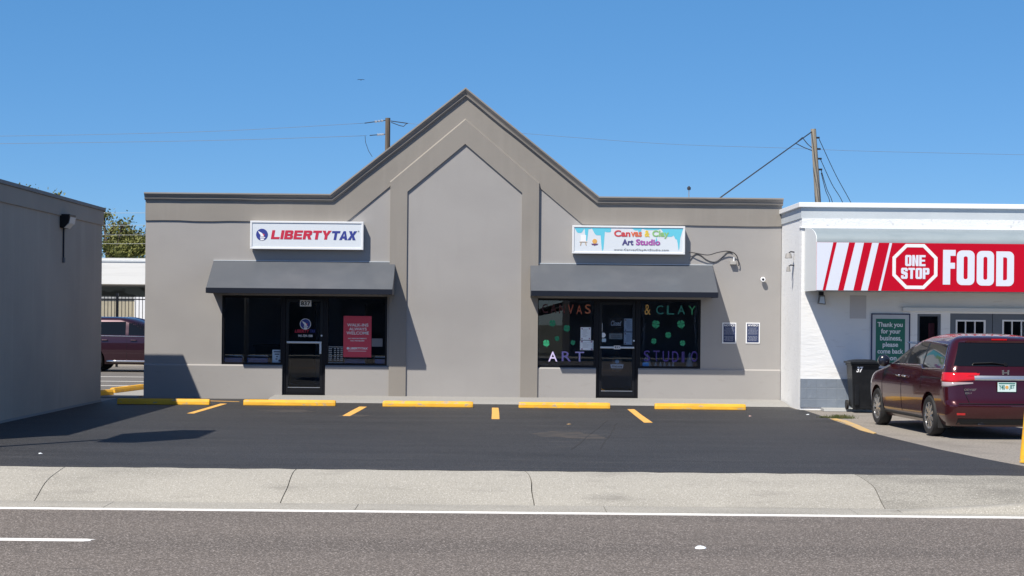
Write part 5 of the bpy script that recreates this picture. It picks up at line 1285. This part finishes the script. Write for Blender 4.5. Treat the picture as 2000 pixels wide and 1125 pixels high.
wirething('power_line', 'upper thin power line from the left edge of the sky to the dark pole', [wp3(-80, 267, Yp), wp3(200, 262.5, Yp), wp3(450, 255, Yp), wp3(712, 240.5, Yp)], .008, M_fw, group=gw)
wirething('power_line', 'lower thin power line from the left edge of the sky to the dark pole', [wp3(-80, 281.5, Yp), wp3(200, 278, Yp), wp3(450, 273.5, Yp), wp3(716, 265, Yp)], .009, M_fw, group=gw)
wirething('power_line', 'faint power line across the sky right of the gable, passing the pale pole', [wp3(797, 241, Yp), wp3(1040, 262, Yp), wp3(1300, 281, Yp), wp3(1530, 289, Yp), wp3(1700, 295.5, Yp), wp3(2080, 304, Yp)], .007, M_fw, group=gw)
for k, (v0, l) in enumerate(((416, 'topmost wire crossing before the oak in the gap'), (440, 'second wire from the top crossing before the oak in the gap'), (459, 'third wire from the top crossing before the oak in the gap'), (476, 'lowest wire crossing before the oak in the gap'))):
    wirething('power_line', l, [wp3(120, v0 - 1, 86), wp3(240, v0, 86), wp3(360, v0 - 1, 86)], .010, mat('bright_wire_%d' % k, (.35, .36, .34), .5), group='wires before the oak')
Yq = 55.0
t0, t1 = wp3(1588.5, 252, Yq), wp3(1597.5, 392, Yq); d = (t1 - t0) / (t0.z - t1.z); bs = t0 + d * t0.z
p2 = thing('utility_pole', 'pale weathered utility pole leaning behind the white store', 'utility pole', tuple(bs)); b = tuple(bs)
local(MB().tube([bs, t0], .13, 12, .085).build('pole', M_woodl, p2, smooth=40), b)
for (u, v) in ((1597, 269), (1599, 291), (1601, 310), (1602, 331)):
    c = wp3(u, v, Yq - .02); local(MB().tube([c + Vector((-.06, 0, 0)), c + Vector((.06, 0, 0))], .03, 8).build('spool_insulator', M_black, p2), b)
a = wp3(1582, 259, Yq); e = wp3(1408, 385, 46)
wirething('service_drop', 'thick black service cable sloping from the pale pole down to the grey shop roof', [wp3(1586, 257, Yq), e + (e - a) * .06], .018, cat='cable')
local(MB().tube([a.lerp(e, .16), a.lerp(e, .1) + Vector((0, 0, .02)), wp3(1577, 281, Yq), wp3(1587, 290, Yq)], .014, 5).tube([a.lerp(e, .19), wp3(1570, 288, Yq), wp3(1588, 295, Yq)], .014, 5).build('jumper', M_wire, p2), b)
for (u, v, u2, l) in ((1600, 272, 1662, 'wire fanning farthest right from the pale pole'), (1603, 312, 1646, 'second wire from the right fanning down from the pale pole'), (1604, 333, 1626, 'third wire from the right fanning down from the pale pole'), (1604, 338, 1621, 'wire fanning down nearest the pale pole')):
    a = wp3(u, v, Yq); c = wp3(u2, 396, 58); c2 = wp3(u2 + (u2 - u) * .5, 460, 60)
    wirething('service_wire', l, [a, a.lerp(c, .5) + Vector((0, 0, -.08)), c, c2], .012, group='wires fanning from the pale pole')
c = wp3(1345.5, 384, 46)
r = thing('roof_vent', 'slim metal roof pipe with a small cap on the shop roof', 'vent pipe', (c.x, 46, 4.1))
MB().tube([(0, 0, 0), (0, 0, c.z - 4.1 + .18)], .015, 8).build('pipe', M_steel, r)
MB().lathe([(.01, -.05), (.045, -.04), (.05, .02), (.01, .06)], (0, 0, c.z - 4.1 + .22), 'z', 12).build('cap', M_dark, r, smooth=40)

# ------------------------------------------------------------------ the other side of the street, seen only in the shop glass
ob = thing('opposite_building', 'long dark shaded building across the street, mirrored in the shop glass', 'building', (0, -14, 0))
MB().box(-26, -3, -10, 0, -.3, 4.4).box(4, 30, -10, 0, -.3, 3.8).build('wall', mat('opposite_wall', (.16, .15, .15), .9, [((.5, .5, .5), (.06, .06, .06), .8, .5, .56, 2)]), ob)
MB().box(-26.2, -2.8, -10.2, .2, 4.4, 4.8).box(3.8, 30.2, -10.2, .2, 3.8, 4.1).build('roof', M_left, ob)
blobs = [(x, random.uniform(-1, 1), random.uniform(3, 6.5), 2.6, 1) for x in (-14, -10, -6, -2, 1, 5, 9, 13, 17)]
tree('oak_tree', 'broad dark tree across the street behind the opposite building', (0, -28, -.3), 2.0, blobs, 7000, .22, ML2, 21)
struct(MB().box(-300, 300, -13.5, -9.0, -.6, -.16).build('far_pavement', M_conc))

# ------------------------------------------------------------------ guard post at the right edge, litter, bird
a = Vector((*G(1999, 904), 0)); e = a + Vector((.16, .1, 1.5))
tag(MB().tube([a, a.lerp(e, .5), e], .055, 14).build('guy_wire_guard', M_yel, smooth=40), 'leaning yellow guy wire guard at the right edge of the frame', 'guard post')
def litter(u, v, z, s, label, m, seed):
    x, y = G(u, v, z); rs = random.Random(seed); bm = bmesh.new(); bmesh.ops.create_icosphere(bm, subdivisions=2, radius=s)
    for v_ in bm.verts: v_.co = Vector((v_.co.x * 1.3 * rs.uniform(.7, 1.25), v_.co.y * rs.uniform(.7, 1.2), abs(v_.co.z) * .55 * rs.uniform(.5, 1.3)))
    me = bpy.data.meshes.new('litter'); bm.to_mesh(me); bm.free(); me.materials.append(m)
    o = bpy.data.objects.new('crumpled_litter', me); COL.objects.link(o); o.location = (x, y, z); tag(o, label, 'litter')
litter(1368, 1071, -.30, .045, 'crumpled white paper scrap lying on the road', M_paper, 1)
litter(1465, 813, .004, .022, 'tiny pinkish scrap on the black lot before the right wheel stop', mat('scrap_pink', (.6, .4, .35), .8), 2)
litter(79, 886, .004, .02, 'tiny white scrap near the left front of the black lot', M_paper, 3)
litter(1578, 810, .004, .025, 'tiny white scrap by the corner of the white store', M_paper, 4)
litter(1111, 829, .004, .03, 'dry tan leaf lying on the black lot', mat('dry_leaf', (.3, .2, .1), .9), 5)
c = wp3(705, 156, 120)
m = MB(); m.add([(0, 0, 0), (-.14, .02, .05), (-.3, .0, .0), (-.12, .06, .02), (.14, .02, .05), (.3, 0, 0), (.12, .06, .02), (0, -.12, 0), (0, .12, 0), (0, 0, .03), (0, 0, -.04)], [(0, 1, 2, 3), (0, 4, 5, 6), (7, 1, 9), (7, 4, 9), (8, 1, 9), (8, 4, 9), (7, 1, 10), (7, 4, 10), (8, 1, 10), (8, 4, 10)])
tag(m.build('bird', M_dark, loc=tuple(c)), 'small dark bird gliding high in the blue sky', 'bird')
